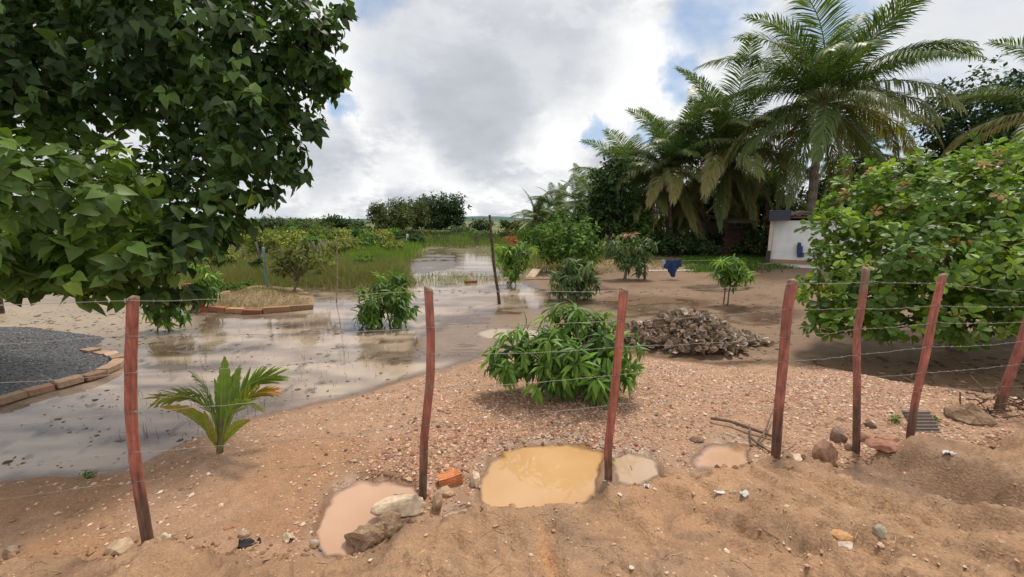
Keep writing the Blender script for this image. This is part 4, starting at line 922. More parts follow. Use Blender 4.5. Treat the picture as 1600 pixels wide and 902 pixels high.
auto('shade_tree', 'low spreading olive tree beside the small dark skyline tree', 'tree', 492, 362, 345, 64, 'olive', z=0)
auto('shade_tree', 'low dark tree right of the big mango on the skyline', 'tree', 752, 361, 342, 44, 'dark', z=0)
auto('shade_tree', 'small low dark tree behind the tall dark pole', 'tree', 797, 360, 344, 36, 'dark', z=0)
auto('glossy_tree', 'dark glossy leaved tree at the left end of the palm grove', 'tree', 948, 397, 238, 80, 'dark', z=0, base_frac=.1, lumps=9)
auto('mango_tree', 'dark leafy tree tucked under the arching palms', 'tree', 985, 396, 292, 70, 'mid', z=0, base_frac=.05)
auto('mango_tree', 'large round topped green tree behind the cashew tree', 'tree', 1510, 396, 112, 170, 'hedge', z=0, base_frac=.35, lumps=12, dens=1.4, rnd=1)
auto('mango_tree', 'dark green tree behind the trunk of the tallest palm', 'tree', 1385, 394, 235, 120, 'hedge', z=0, base_frac=.15, lumps=9)
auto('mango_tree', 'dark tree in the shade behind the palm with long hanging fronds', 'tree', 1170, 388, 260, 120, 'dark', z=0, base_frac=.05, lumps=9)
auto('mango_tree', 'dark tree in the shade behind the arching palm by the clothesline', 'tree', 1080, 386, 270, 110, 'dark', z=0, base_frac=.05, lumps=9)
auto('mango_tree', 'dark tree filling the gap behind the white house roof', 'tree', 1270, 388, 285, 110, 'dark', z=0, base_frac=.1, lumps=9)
auto('yard_shrub', 'leafy fresh green shrub behind the mango with the red flush', 'shrub', 893, 420, 322, 118, 'bright', z=-.05, lumps=10, dens=1.0)
auto('mango_tree', 'rounded green tree between the far palms and the dark glossy tree', 'tree', 915, 394, 302, 62, 'mid', z=0, base_frac=.05)
auto('mango_tree', 'lower green tree left of the far palms', 'tree', 866, 384, 326, 52, 'mid', z=0, base_frac=.05)
auto('yard_shrub', 'dense fresh green bush beside the channel mouth', 'shrub', 862, 405, 345, 60, 'mid', z=-.05)
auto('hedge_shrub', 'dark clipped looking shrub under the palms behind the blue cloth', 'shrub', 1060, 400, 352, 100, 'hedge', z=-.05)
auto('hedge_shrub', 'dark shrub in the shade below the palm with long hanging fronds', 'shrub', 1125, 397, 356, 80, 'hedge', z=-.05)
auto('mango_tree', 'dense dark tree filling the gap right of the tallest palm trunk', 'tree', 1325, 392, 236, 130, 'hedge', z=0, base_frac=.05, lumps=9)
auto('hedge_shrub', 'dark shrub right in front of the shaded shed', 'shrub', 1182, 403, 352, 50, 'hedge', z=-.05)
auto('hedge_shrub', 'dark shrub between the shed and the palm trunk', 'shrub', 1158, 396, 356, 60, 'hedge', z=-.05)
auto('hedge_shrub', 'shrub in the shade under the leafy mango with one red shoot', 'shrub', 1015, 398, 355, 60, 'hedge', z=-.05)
auto('garden_plant', 'pale broad leaved garden plant on the grass strip under the palms', 'plant', 1105, 402, 377, 46, 'grey', z=-.05)
auto('garden_plant', 'low green leafy garden plant right of the pale one', 'plant', 1150, 400, 378, 50, 'mid', z=-.05)
auto('garden_plant', 'low green plant at the end of the grass strip by the house', 'plant', 1195, 402, 385, 40, 'mid', z=-.05)
# shrubs of the field on the left
for (px, pb, pt, w, kd, lab) in [(350, 425, 388, 54, 'yellow', 'yellow green bushy shrub nearest the planting bed'), (432, 405, 357, 100, 'yellow', 'wide yellow green shrub on the field behind the blue pole'), (345, 446, 428, 38, 'bright', 'low bright green plant at the edge of the field'), (382, 446, 430, 34, 'bright', 'low green plant left of the blue pole'), (403, 431, 404, 18, 'hedge', 'small dark green upright plant left of the blue pole'),
                                 (545, 402, 366, 64, 'yellow', 'yellowish shrub behind the thin bamboo stick'), (592, 388, 357, 60, 'yellow', 'yellow green shrub on the grassy channel bank'), (575, 395, 365, 46, 'bright', 'bright green shrub on the channel bank'), (500, 372, 352, 60, 'mid', 'green bush on the field below the skyline tree'), (465, 378, 358, 40, 'yellow', 'yellow bush beside the far fence'),
                                 (650, 386, 366, 36, 'hedge', 'dark bush overhanging the channel water'), (380, 385, 360, 60, 'yellow', 'pale yellow shrub far back on the field'), (320, 392, 358, 70, 'mid', 'green shrub on the field behind hanging leaves'), (270, 400, 366, 60, 'yellow', 'yellowish shrub behind the lower leaves of the big tree'), (310, 422, 396, 40, 'mid', 'leafy green weed clump left of the yellow shrub'),
                                 (200, 396, 362, 70, 'mid', 'green shrub on the field under the big tree branches'), (100, 400, 365, 90, 'mid', 'wide green shrub on the field far under the big tree'), (20, 405, 362, 90, 'bright', 'bright shrub on the field at the edge of the view'), (610, 375, 358, 40, 'bright', 'bright bush below the olive tree'), (405, 374, 354, 60, 'yellow', 'yellow green bush far back below the grey green skyline tree'), (455, 372, 352, 54, 'mid', 'mid green bush far back left of the low olive tree'), (335, 375, 352, 70, 'mid', 'broad green bush far back behind the hanging leaf tips'), (525, 376, 356, 56, 'yellow', 'yellow green bush far back below the small dark skyline tree'), (565, 374, 354, 50, 'mid', 'green bush far back left of the olive spreading tree'), (485, 388, 366, 56, 'bright', 'bright green bush among the thin field posts'), (612, 402, 374, 44, 'yellow', 'yellow green shrub on the grassy point beside the channel'), (572, 420, 399, 40, 'bright', 'low bright shrub near the flood edge behind the rounded mango'), (506, 428, 400, 44, 'yellow', 'yellowish low shrub left of the bamboo stick'), (415, 392, 368, 50, 'yellow', 'yellow bush just behind the wide yellow green shrub')]:
    auto('field_shrub', lab, 'shrub', px, pb, pt, w, kd, 'shrubs on the flooded field', z=-.05, dens=.8, lumps=6)
# far bushes along the channel end and the skyline
far = []
for px in range(-420, 2050, 44):
    if 560 <= px <= 830: continue
    far.append((px + random.uniform(-14, 14), 354 + random.uniform(-2, 3), 343 - random.uniform(0, 7), 62 + random.uniform(-10, 30)))
for px, pb, pt in [(665, 369, 355), (700, 369, 356), (735, 371, 357), (720, 364, 352), (770, 372, 356), (800, 374, 352), (640, 372, 352), (825, 380, 352), (755, 376, 362), (845, 372, 350), (680, 375, 364)]:
    far.append((px, pb, pt, 50 + random.uniform(-8, 12)))
kinds = ['mid', 'olive', 'hedge', 'bright', 'grey']
farlab = ['low %s scrub bush lining the far edge of the field' % q for q in ('mid green', 'olive green', 'dark green', 'fresh green', 'grey green')]
for i, (px, pb, pt, w) in enumerate(far):
    if i < 5:
        o = auto('scrub_bush', farlab[i], 'bush', px, pb, pt, w, kinds[i], 'far scrub bushes', z=0.2, dens=1.1, lumps=8)
        if i == 0: protos = []
        protos.append((o, w * proj(*np.array(o.location))[2] / F, (pb - pt) * proj(*np.array(o.location))[2] / F))
    else:
        src, w0, h0 = protos[i % 5]; b = G(px, pb, 0.2); b[2] = zat(b[0], b[1]); zc = proj(*b)[2]
        r = src.copy(); COL.objects.link(r); r.location = tuple(b); r.rotation_euler = (0, 0, random.uniform(0, 6)); r['label'] = farlab[i % 5]; s = w * zc / F / w0; r.scale = (s, s, (pb - pt) * zc / F / h0)
        for ch in src.children:
            c = ch.copy(); COL.objects.link(c); c.parent = r
hills = FB(); hx = np.linspace(-900, 1500, 120); hz = 5 + 5 * fbm(hx / 260, hx * 0, 301, 4) + 9 * np.exp(-((hx + 60) / 120) ** 2)
Vh = []; Th = []
for i, x in enumerate(hx):
    for j, (yy, f) in enumerate(((900, 0), (960, .6), (1040, 1.0), (1300, .6), (1500, 0))): Vh.append((x, yy, max(.1, hz[i]) * f + .5))
for i in range(len(hx) - 1):
    for j in range(4):
        a = i * 5 + j; Th += [(a, a + 5, a + 6), (a, a + 6, a + 1)]
hills.add(Vh, Th, np.array([.07, .12, .10])); hills.put('hills', M_LEAFD, kind='structure')

# leaning field tree with open crown
b = GT(452, 462, -.05); zc = proj(*b)[2]
grow('field_tree', 'small leaning tree with an open thin crown on the planting bed', 'tree', b, [ell(468, 400, zc, 36, 18, .8), ell(440, 415, zc, 22, 14, .6), ell(490, 415, zc, 22, 14, .6), ell(465, 385, zc, 24, 12, .6)], T_OVAL, 90, 7, .17, [(.09, .12, .03), (.13, .16, .04), (.17, .18, .05)], None, None, spread=(25, 110), droop=.2, stem=.1,
     trunk=W(470, 425, zc), trunk_r=.035, limbs=26, mat=M_LEAFD, barkcol=(.2, .16, .12))

# ------------------------------------------------------------------ grass
def blades(name, px, py, h, w, cols, z=-.05, per=5, lean=.35, fixed_z=None, zfun=None):
    P = []
    r = np.stack([(px - CX) / F, CP + (CY - py) / F * SP, -SP + (CY - py) / F * CP], 1); t = (z - CH) / r[:, 2]; x = r[:, 0] * t; y = r[:, 1] * t
    zz_ = zmesh(x, y) if zfun is None else zfun(x, y); n = len(x)
    pos = np.repeat(np.stack([x, y, zz_ if fixed_z is None else np.full(n, fixed_z)], 1), per, 0); sc = np.repeat(t / 30, per)
    pos[:, :2] += rng.normal(0, .10, (n * per, 2)) * np.clip(np.repeat(t, per) / 12, .4, 4)[:, None]
    hh = h * rng.uniform(.45, 1.25, n * per); ww = w * np.clip(np.repeat(t, per) / 18, .6, 4) * rng.uniform(.6, 1.3, n * per)
    d = np.stack([rng.normal(0, lean, n * per), rng.normal(0, lean, n * per), np.ones(n * per)], 1); d /= np.linalg.norm(d, axis=1)[:, None]
    a = rng.uniform(0, 6.28, n * per); sx = np.stack([np.cos(a), np.sin(a), 0 * a], 1)
    p1 = pos + d * hh[:, None] * .6; d2 = d + np.stack([rng.normal(0, .4, n * per), rng.normal(0, .4, n * per), -.15 * np.ones(n * per)], 1); p2 = p1 + d2 / np.linalg.norm(d2, axis=1)[:, None] * hh[:, None] * .45
    Vv = np.stack([pos - sx * ww[:, None] * .5, pos + sx * ww[:, None] * .5, p1 - sx * ww[:, None] * .35, p1 + sx * ww[:, None] * .35, p2], 1)
    T0 = np.array([(0, 1, 3), (0, 3, 2), (2, 3, 4)]); T = (T0[None] + (np.arange(n * per) * 5)[:, None, None]).reshape(-1, 3)
    c = np.repeat(colmix(n, cols, None, .12), per, 0) * (1 + rng.normal(0, .12, (n * per, 1)))
    return put(name, mesh(name, Vv.reshape(-1, 3), T, np.repeat(c, 5, 0)), M_GRASS, kind='stuff')
def scat(poly, n, reject=None):
    a = np.array(poly, float); lo, hi = a.min(0), a.max(0); out = []
    while sum(len(o) for o in out) < n:
        q = lo + (hi - lo) * rng.random((n * 2, 2)); q = q[sdpoly(q[:, 0], q[:, 1], poly) > 0]; out.append(q)
    q = np.concatenate(out)[:n]; return q[:, 0], q[:, 1]
FIELD = [(-500, 462), (150, 446), (260, 448), (330, 449), (480, 444), (560, 447), (650, 440), (625, 427), (620, 414), (640, 400), (668, 387), (705, 383), (700, 358), (-500, 356)]
px, py = scat(FIELD, 15000)
tone = fbm(px / 60, py / 9, 401, 3)
lo_ = tone > .05
blades('field_grass', px[~lo_], py[~lo_], .42, .02, [(.15, .18, .05), (.18, .20, .06), (.23, .22, .08), (.12, .17, .04)], per=4)
blades('dry_grass', px[lo_], py[lo_], .38, .02, [(.20, .19, .08), (.16, .17, .06), (.26, .22, .11)], per=4)
px, py = scat([(300, 449), (480, 440), (560, 443), (650, 437), (628, 424), (640, 402), (560, 405), (420, 415), (300, 425)], 4500)
blades('marsh_grass', px, py, .45, .016, [(.20, .19, .08), (.17, .19, .06), (.26, .23, .12), (.13, .17, .04)], per=4)
px, py = scat([(560, 395), (640, 380), (666, 384), (640, 400), (620, 412), (540, 415)], 2200)
blades('bank_grass', px, py, .55, .018, [(.12, .21, .03), (.16, .25, .04)], per=4)
px, py = scat([(648, 446), (652, 432), (700, 425), (760, 430), (790, 432), (850, 430), (850, 438), (780, 441), (700, 446)], 560)
blades('water_grass', px, py, .17, .012, [(.18, .20, .05), (.22, .22, .07), (.14, .18, .04)], z=-.22, per=4, fixed_z=-.24)
px, py = scat([(480, 452), (650, 447), (660, 440), (560, 440), (480, 440)], 500)
blades('water_grass', px, py, .22, .010, [(.20, .20, .06), (.15, .16, .05)], z=-.22, per=3, fixed_z=-.24)
px, py = scat([(690, 384), (860, 384), (1000, 400), (850, 421), (790, 424), (775, 400), (750, 384)], 1600)
blades('bank_grass', px, py, .4, .016, [(.15, .19, .05), (.12, .17, .04), (.2, .2, .07)], per=4)
px, py = scat([(640, 384), (690, 383), (850, 384), (870, 372), (640, 370)], 2000)
blades('tall_grass', px, py, .7, .02, [(.10, .15, .035), (.15, .19, .05)], z=0, per=3)
px, py = scat([(1065, 412), (1080, 421), (1130, 420), (1200, 417), (1292, 410), (1285, 400), (1200, 395), (1070, 396)], 3200)
blades('ground_cover', px, py, .18, .03, [(.08, .17, .025), (.11, .21, .03), (.06, .13, .02)], per=4, lean=.7)
px, py = scat([(870, 425), (1060, 418), (1060, 400), (870, 402)], 900)
blades('ground_cover', px, py, .14, .02, [(.10, .15, .035), (.15, .17, .05)], per=3, lean=.6)
# ------------------------------------------------------------------ small helpers for loose things
def ico(sub=1):
    bm = bmesh.new(); bmesh.ops.create_icosphere(bm, subdivisions=sub, radius=1); v = np.array([x.co[:] for x in bm.verts]); t = np.array([[q.index for q in f.verts] for f in bm.faces]); bm.free(); return v, t
ICO1, ICO2, ICO3 = ico(1), ico(2), ico(3)
OCT = (np.array([(1, 0, 0), (-1, 0, 0), (0, 1, 0), (0, -1, 0), (0, 0, 1), (0, 0, -1)], float), np.array([(0, 2, 4), (2, 1, 4), (1, 3, 4), (3, 0, 4), (2, 0, 5), (1, 2, 5), (3, 1, 5), (0, 3, 5)]))
def rock_v(ic, rx, ry, rz, rough=.25, seed=0, facets=6):
    v = ic[0].copy(); r = np.random.default_rng(seed)
    for _ in range(facets):                                # chop with random planes, as broken stone
        n = r.normal(size=3); n /= np.linalg.norm(n); h = r.uniform(.55, .85); dd = v @ n; v = v - np.maximum(dd - h, 0)[:, None] * n
    v = v * (1 + rough * fbm(v[:, 0] * 1.7 + seed, v[:, 1] * 1.7 + v[:, 2] * 1.3, seed, 3))[:, None]
    return v * np.array([rx, ry, rz])
def pebbles(name, x, y, size, cols, wts=None, mat=None, flat=.6, sink=.3, parent=None, loc=(0, 0, 0), zf=None):
    n = len(x); z = zmesh(x, y) if zf is None else zf(x, y)
    v = OCT[0][None] * (1 + rng.uniform(-.35, .35, (n, 6, 1))) + rng.normal(0, .12, (n, 6, 3)); v[..., 2] *= flat; v[..., 0] *= rng.uniform(.7, 1.4, (n, 1))
    a = rng.uniform(0, 6.28, n); ca, sa = np.cos(a)[:, None], np.sin(a)[:, None]
    vx = v[..., 0] * ca - v[..., 1] * sa; vy = v[..., 0] * sa + v[..., 1] * ca
    s = np.asarray(size)[:, None] * .5
    P = np.stack([x[:, None] + vx * s, y[:, None] + vy * s, (z + size * flat * (.5 - sink))[:, None] + v[..., 2] * s], 2)
    T = (OCT[1][None] + (np.arange(n) * 6)[:, None, None]).reshape(-1, 3); c = np.repeat(colmix(n, cols, wts, .14), 6, 0)
    return put(name, mesh(name, P.reshape(-1, 3) - np.asarray(loc), T, c, False), mat or M_PEB, parent, kind='stuff')
def single(name, label, cat, V, T, col, loc, mat, group=None, rz=0.0, smooth=False, R=None):
    o = put(name, mesh(name, V, T, np.tile(np.array(col, float), (len(V), 1)), smooth), mat, None, loc, rz); return tag(o, label, cat, group)

# ------------------------------------------------------------------ gravel on the bank
n = 46000; x = rng.uniform(-4.2, 7.5, n * 6); y = rng.uniform(2.0, 7.2, n * 6)
ye = np.interp(x, _road[:, 0], _road[:, 1]); ysx = np.interp(x, _shore[:, 0], _shore[:, 1])
t = (y - ye) / np.maximum(ysx - ye, .3)
dens = np.clip(.22 + .9 * sm(x, -1.8, -.4) * (1 - sm(x, 3.2, 5.0) * .6), 0, 1) * sm(t, -.02, .08) * (1 - sm(t, .72, .98)) * np.clip(.55 + .9 * fbm(x * 1.1, y * 1.1, 501, 3), .08, 1)
ppx, ppy, _ = proj(x, y, 0.0); inp = np.zeros(len(x), bool)
for k, (poly, lev) in PUDDLES.items(): inp |= sdpoly(ppx, ppy, poly) > -2
sel = (rng.random(len(x)) < dens) & ~inp; x, y = x[sel][:n], y[sel][:n]
GC = [(.58, .40, .29), (.50, .31, .21), (.40, .22, .14), (.70, .54, .43), (.26, .15, .10), (.46, .18, .11)]
pebbles('gravel', x, y, np.exp(rng.normal(math.log(.0145), .42, len(x))).clip(.006, .05), GC, [4, 4, 3, 1.8, 1.6, .5])
# larger red chips in the middle
n = 900; qx, qy = scat([(560, 745), (660, 640), (780, 620), (960, 640), (1000, 700), (860, 690), (760, 705), (740, 745)], n)
g = np.array([G(a, b_, .02) for a, b_ in zip(qx, qy)])
pebbles('gravel', g[:, 0], g[:, 1], rng.uniform(.015, .045, n), [(.48, .27, .17), (.55, .36, .25), (.36, .18, .12), (.25, .14, .10)], None)
# rubble and grit of the road
n = 3600; qx, qy = rng.uniform(-200, 1800, n), rng.uniform(690, 1000, n)
g = np.array([G(a, b_, .18) for a, b_ in zip(qx, qy)]); ye = np.interp(g[:, 0], _road[:, 0], _road[:, 1]); k = g[:, 1] < ye + .04; g = g[k]
pebbles('grit', g[:, 0], g[:, 1], np.exp(rng.normal(math.log(.008), .45, len(g))).clip(.003, .03), [(.50, .36, .24), (.36, .23, .14), (.60, .48, .36), (.28, .17, .11), (.42, .24, .13)], [3, 3, 1.3, 2, 1])
# broken clods along the road edge
n = 800; x = rng.uniform(-4, 6, n); y = np.interp(x, _road[:, 0], _road[:, 1]) + rng.normal(0.03, .05, n)
pebbles('dirt_clods', x, y, np.exp(rng.normal(math.log(.028), .45, n)).clip(.012, .08), [(.30, .18, .10), (.25, .15, .09), (.36, .22, .13)], None, flat=.7)
# dark scraps and clods lying in the film of flood water
n = 700; qx, qy = scat([(0, 735), (60, 640), (200, 600), (200, 540), (340, 500), (500, 480), (560, 470), (650, 530), (640, 590), (560, 600), (400, 640), (320, 690), (180, 728)], n)
k = fbm(qx / 70, qy / 22, 521, 3) > -.12; qx, qy = qx[k], qy[k]
g = np.array([G(a, b_, -.22) for a, b_ in zip(qx, qy)])
pebbles('floating_debris', g[:, 0], g[:, 1], np.exp(rng.normal(math.log(.018), .6, len(g))).clip(.006, .08), [(.09, .065, .05), (.14, .10, .07), (.20, .14, .10)], None, flat=.28, zf=lambda a, b_: np.full(len(a), WATER + .002))
n = 900; qx, qy = scat([(-200, 560), (0, 480), (300, 490), (330, 510), (200, 545), (190, 560)], n); g = np.array([G(a, b_, -.2) for a, b_ in zip(qx, qy)])
pebbles('floating_debris', g[:, 0], g[:, 1], np.exp(rng.normal(math.log(.035), .5, n)).clip(.012, .12), [(.16, .12, .08), (.24, .19, .12), (.10, .07, .05)], None, flat=.25)
n = 420; qx, qy = scat([(850, 480), (990, 440), (1240, 440), (1240, 540), (1200, 560), (1020, 555), (1000, 500)], n); g = np.array([G(a, b_, -.19) for a, b_ in zip(qx, qy)])
pebbles('leaf_litter', g[:, 0], g[:, 1], rng.uniform(.03, .10, n), [(.16, .10, .06), (.22, .15, .10), (.10, .07, .05)], None, flat=.25)
n = 260; qx, qy = scat([(1240, 560), (1600, 560), (1700, 640), (1430, 600)], n); g = np.array([G(a, b_, -.19) for a, b_ in zip(qx, qy)])
pebbles('leaf_litter', g[:, 0], g[:, 1], rng.uniform(.03, .10, n), [(.20, .13, .08), (.26, .17, .11), (.10, .07, .05)], None, flat=.3)
n = 500; qx, qy = rng.uniform(300, 1800, n), rng.uniform(690, 960, n)
g = np.array([G(a, b_, .18) for a, b_ in zip(qx, qy)]); ye = np.interp(g[:, 0], _road[:, 0], _road[:, 1]); k = (g[:, 1] < ye - .02) & (fbm(g[:, 0] * 1.3, g[:, 1] * 1.8, 531, 3) > -.15); g = g[k]
pebbles('dirt_chips', g[:, 0], g[:, 1], np.exp(rng.normal(math.log(.020), .4, len(g))).clip(.008, .06), [(.40, .24, .14), (.36, .215, .125), (.43, .27, .16)], None, flat=.2, sink=.55)
# straw and twigs on the road
fb = FB()
for i in range(260):
    a, b_ = random.uniform(0, 1600), random.uniform(700, 900); p = G(a, b_, .17)
    if p[1] > np.interp(p[0], _road[:, 0], _road[:, 1]) - .02: continue
    an = random.gauss(.5, .8); L = random.uniform(.02, .11); q = np.linspace(-.5, .5, 4)[:, None] * L; pt = np.concatenate([p[0] + q * math.cos(an) + rng.normal(0, .004, (4, 1)), p[1] + q * math.sin(an) + rng.normal(0, .004, (4, 1))], 1)
    z = zmesh(pt[:, 0], pt[:, 1]) + .003; fb.tube(np.column_stack([pt, z]), random.uniform(.001, .0022), 3, np.array([.42, .32, .2]) * random.uniform(.6, 1.2))
fb.put('straw', M_PEB, kind='stuff')
# thin dead stalks standing in the water
fb = FB()
qx, qy = scat([(180, 700), (220, 560), (330, 510), (560, 480), (650, 540), (600, 590), (420, 640), (320, 690)], 190)
for a, b_ in zip(qx, qy):
    p = G(a, b_, -.23); h = random.uniform(.04, .14); fb.tube(np.stack([p, p + np.array([random.gauss(0, .01), random.gauss(0, .01), h * .6]), p + np.array([random.gauss(0, .035), random.gauss(0, .02), h])]), [.0022, .0018, .001], 3, np.array([.20, .15, .09]) * random.uniform(.5, 1.2))
fb.put('dead_stalks', M_PEB, kind='stuff')

# ------------------------------------------------------------------ loose stones
M_CLOD = mat_col('dry_earth', rough=.95, spec=.15, nscale=22, namt=.35, bump=1.0, bscale=38, dist=.03)
def stone(label, px, py, w, h, col, group=None, z0=.02, seed=0, cat='stone', name='stone', rz=0., sub=ICO2, depth=.8, lift=.25, rough=.25):
    p = GT(px, py, z0); m = proj(*p)[2] / F; rx, rz_ = w * m / 2, h * m / 2
    v = rock_v(sub, rx * 1.12, max(rx, rz_) * depth, rz_ * 1.12, rough, seed)
    return single(name, label, cat, v, sub[1], col, p + np.array([0, max(rx, rz_) * .3, rz_ * lift]), M_CLOD if cat == 'clod' else M_STONE, group, rz)
stone('small tan stone right below the orange hollow brick', 695, 774, 26, 15, (.42, .28, .18), seed=1)
stone('upright pointed stone at the foot of the middle red post by the brick', 684, 800, 17, 34, (.40, .27, .17), seed=2, lift=.8)
stone('pale upright stone at the left edge of the orange puddle', 743, 760, 15, 26, (.60, .46, .34), seed=3, lift=.7)
stone('little orange stone just behind the hollow brick', 700, 738, 15, 11, (.45, .22, .10), seed=4)
stone('dark grey pebble behind the hollow brick', 717, 736, 14, 9, (.22, .18, .15), seed=5)
stone('round pale stone left of the leftmost fence post', 182, 862, 40, 26, (.46, .33, .22), seed=6)
stone('dark stone at the far left of the bank edge', 12, 868, 22, 17, (.30, .21, .15), seed=7)
stone('tan rock set in the bank left of the pink puddle', 380, 838, 18, 12, (.38, .27, .2), seed=8)
stone('greyish clod stone beside the pink puddle rim', 490, 852, 15, 12, (.42, .34, .28), seed=9)
stone('orange stone on the road at the right', 1320, 830, 32, 16, (.48, .26, .12), z0=.2, seed=10)
stone('white chip next to the orange stone on the road', 1326, 838, 24, 12, (.60, .48, .38), z0=.2, seed=11)
stone('flat grey green stone lying on the road beside the orange one', 1377, 838, 16, 26, (.40, .36, .27), z0=.2, seed=12)
stone('reddish broken slab of rubble between two right fence posts', 1292, 718, 36, 42, (.34, .20, .14), seed=13, lift=.5)
stone('dark rubble stone left of the post with grey top', 1312, 690, 22, 30, (.24, .16, .12), seed=14, lift=.5)
stone('flat red brown slab resting on the bank edge', 1384, 722, 48, 15, (.34, .17, .11), seed=15, lift=.4)
stone('pale stone half buried by the dead branch', 1240, 722, 44, 12, (.52, .40, .30), seed=16)
stone('dark mud clod between the two rightmost upright posts', 1362, 668, 18, 13, (.17, .11, .08), seed=17)
stone('red brown stone right of the post with grey top', 1358, 690, 24, 18, (.32, .18, .12), seed=18)
stone('crumbled red rubble lump between right fence posts', 1388, 690, 34, 16, (.36, .20, .13), seed=19)
stone('tan rubble stone at the foot of the post with grey top', 1328, 702, 16, 14, (.33, .22, .15), seed=20)
stone('dull brown stone on the gravel by the dead branch', 1090, 690, 20, 11, (.26, .17, .12), seed=21)
stone('muddy block of earth by the leaning post', 1525, 660, 64, 34, (.30, .20, .13), seed=22, lift=.3, cat='clod', name='earth_clod', rough=.45)
stone('pale concrete slab on the bank edge between pink puddle and middle post', 622, 810, 88, 30, (.56, .44, .31), z0=.05, seed=23, depth=.45, sub=ICO3, rz=.25, rough=.15, name='concrete_chunk', cat='rubble', lift=.6)
stone('crusty grey clod behind the pale concrete slab', 628, 788, 60, 16, (.30, .26, .20), z0=.02, seed=24, sub=ICO3, rough=.55, name='earth_clod', cat='clod')
stone('rounded crusty earth lump at the corner of the pink puddle', 576, 856, 58, 42, (.37, .25, .16), z0=.07, seed=25, sub=ICO3, rough=.55, name='earth_clod', cat='clod', lift=.6)
stone('brown earth lump joining the concrete slab to the crusty lump', 608, 836, 50, 30, (.38, .25, .155), z0=.08, seed=26, sub=ICO3, rough=.5, name='earth_clod', cat='clod', lift=.4)
protos_s = []
for i in range(6):
    me = mesh('pale_stone', rock_v(ICO1, .022, .019, .012, .25, 60 + i), ICO1[1], np.tile(np.array(GC[i % 4]) * 1.08, (len(ICO1[0]), 1)), False); me.materials.append(M_STONE); protos_s.append(me)
for i in range(34):
    if i < 22: a, b_ = random.uniform(640, 1600), random.uniform(735, 895); z0 = .18
    else: a, b_ = random.uniform(0, 640), random.uniform(745, 895); z0 = .05
    p = GT(a, b_, z0)
    if any(sdpoly(np.array([a]), np.array([b_]), PUDDLES[k_][0])[0] > -8 for k_ in PUDDLES): continue
    o = bpy.data.objects.new('pale_stone', protos_s[i % 6]); COL.objects.link(o); o.location = (p[0], p[1], p[2] + .004); s = random.uniform(.4, 1.1); o.scale = (s, s, s * random.uniform(.6, 1)); o.rotation_euler = (random.uniform(-.3, .3), random.uniform(-.3, .3), random.uniform(0, 6))
    tag(o, 'small pale stone lying loose on the bare brown dirt', 'stone', 'loose pale stones on the dirt')
for i in range(40):
    a, b_ = random.uniform(480, 1180), random.uniform(600, 720); p = GT(a, b_, 0)
    if any(sdpoly(np.array([a]), np.array([b_]), PUDDLES[k_][0])[0] > -4 for k_ in PUDDLES): continue
    o = bpy.data.objects.new('dark_stone', protos_s[i % 6].copy()); COL.objects.link(o)
    ca = o.data.color_attributes['Col']; c = np.tile(np.array([random.uniform(.12, .22), .10, .07, 1.0]), (len(o.data.vertices), 1)).astype(np.float32); ca.data.foreach_set('color', c.ravel())
    o.location = (p[0], p[1], p[2] + .006); s = random.uniform(.5, 1.2); o.scale = (s, s, s); o.rotation_euler = (0, 0, random.uniform(0, 6)); tag(o, 'small dark stone lying on the pinkish gravel bank', 'stone', 'dark stones on the gravel bank')

# ------------------------------------------------------------------ bricks
def hollow_brick(label, p, R, size=(.19, .09, .09), col=(.52, .20, .085), group=None, part_of=None):
    """six-sided clay block with a grooved skin and open cells at the ends (along X)"""
    L, Wd, H = size; fb = FB(); prof = []
    def side(a, b, n=6):
        for i in range(n):
            t0, t1 = i / n, (i + 1) / n; a0, b0 = np.array(a), np.array(b); nrm = np.array([(b0 - a0)[1], -(b0 - a0)[0]]); nrm = nrm / np.linalg.norm(nrm) * .004
            for t, g in ((t0 + .02, 0), (t0 + .13, 0)) if i % 2 == 0 else ((t0 + .02, 1), (t0 + .13, 1)): prof.append(a0 + (b0 - a0) * t - nrm * g)
    w, h = Wd / 2, H / 2
    side((-w, -h), (w, -h)); side((w, -h), (w, h)); side((w, h), (-w, h)); side((-w, h), (-w, -h))
    prof = np.array(prof); k = len(prof)
    V = np.array([(x, a, b) for x in (-L / 2, L / 2) for a, b in prof]); T = []
    for j in range(k): q = (j + 1) % k; T += [(j, q, q + k), (j, q + k, j + k)]
    fb.add(V, T, np.array(col))
    wall = .010
    for sx in (-1, 1):                                      # end frames with two by two cells
        for (y0, y1, z0, z1) in ((-w, w, -h, -h + wall), (-w, w, h - wall, h), (-w, -w + wall, -h + wall, h - wall), (w - wall, w, -h + wall, h - wall), (-wall / 2, wall / 2, -h + wall, h - wall), (-w + wall, -wall / 2, -wall / 2, wall / 2), (wall / 2, w - wall, -wall / 2, wall / 2)):
            fb.box((sx * (L / 2 - .02 + .001), (y0 + y1) / 2, (z0 + z1) / 2), (.042, y1 - y0, z1 - z0), None, np.array(col) * .95)
        fb.box((sx * (L / 2 - .05), 0, 0), (.004, Wd - .02, H - .02), None, np.array(col) * .6)
    V_, T_, C_ = fb.arr(); me = mesh('hollow_brick', V_ @ R.T, T_, C_, False)
    o = put('hollow_brick', me, M_CLAY, part_of, p); 
    if part_of is None: tag(o, label, 'brick', group)
    return o
p = GT(702, 760, 0); hollow_brick('orange hollow clay brick lying between the middle post and the orange puddle', p + np.array([0, .04, .035]), Rz(.35) @ Ry(-.12), (.165, .085, .075))
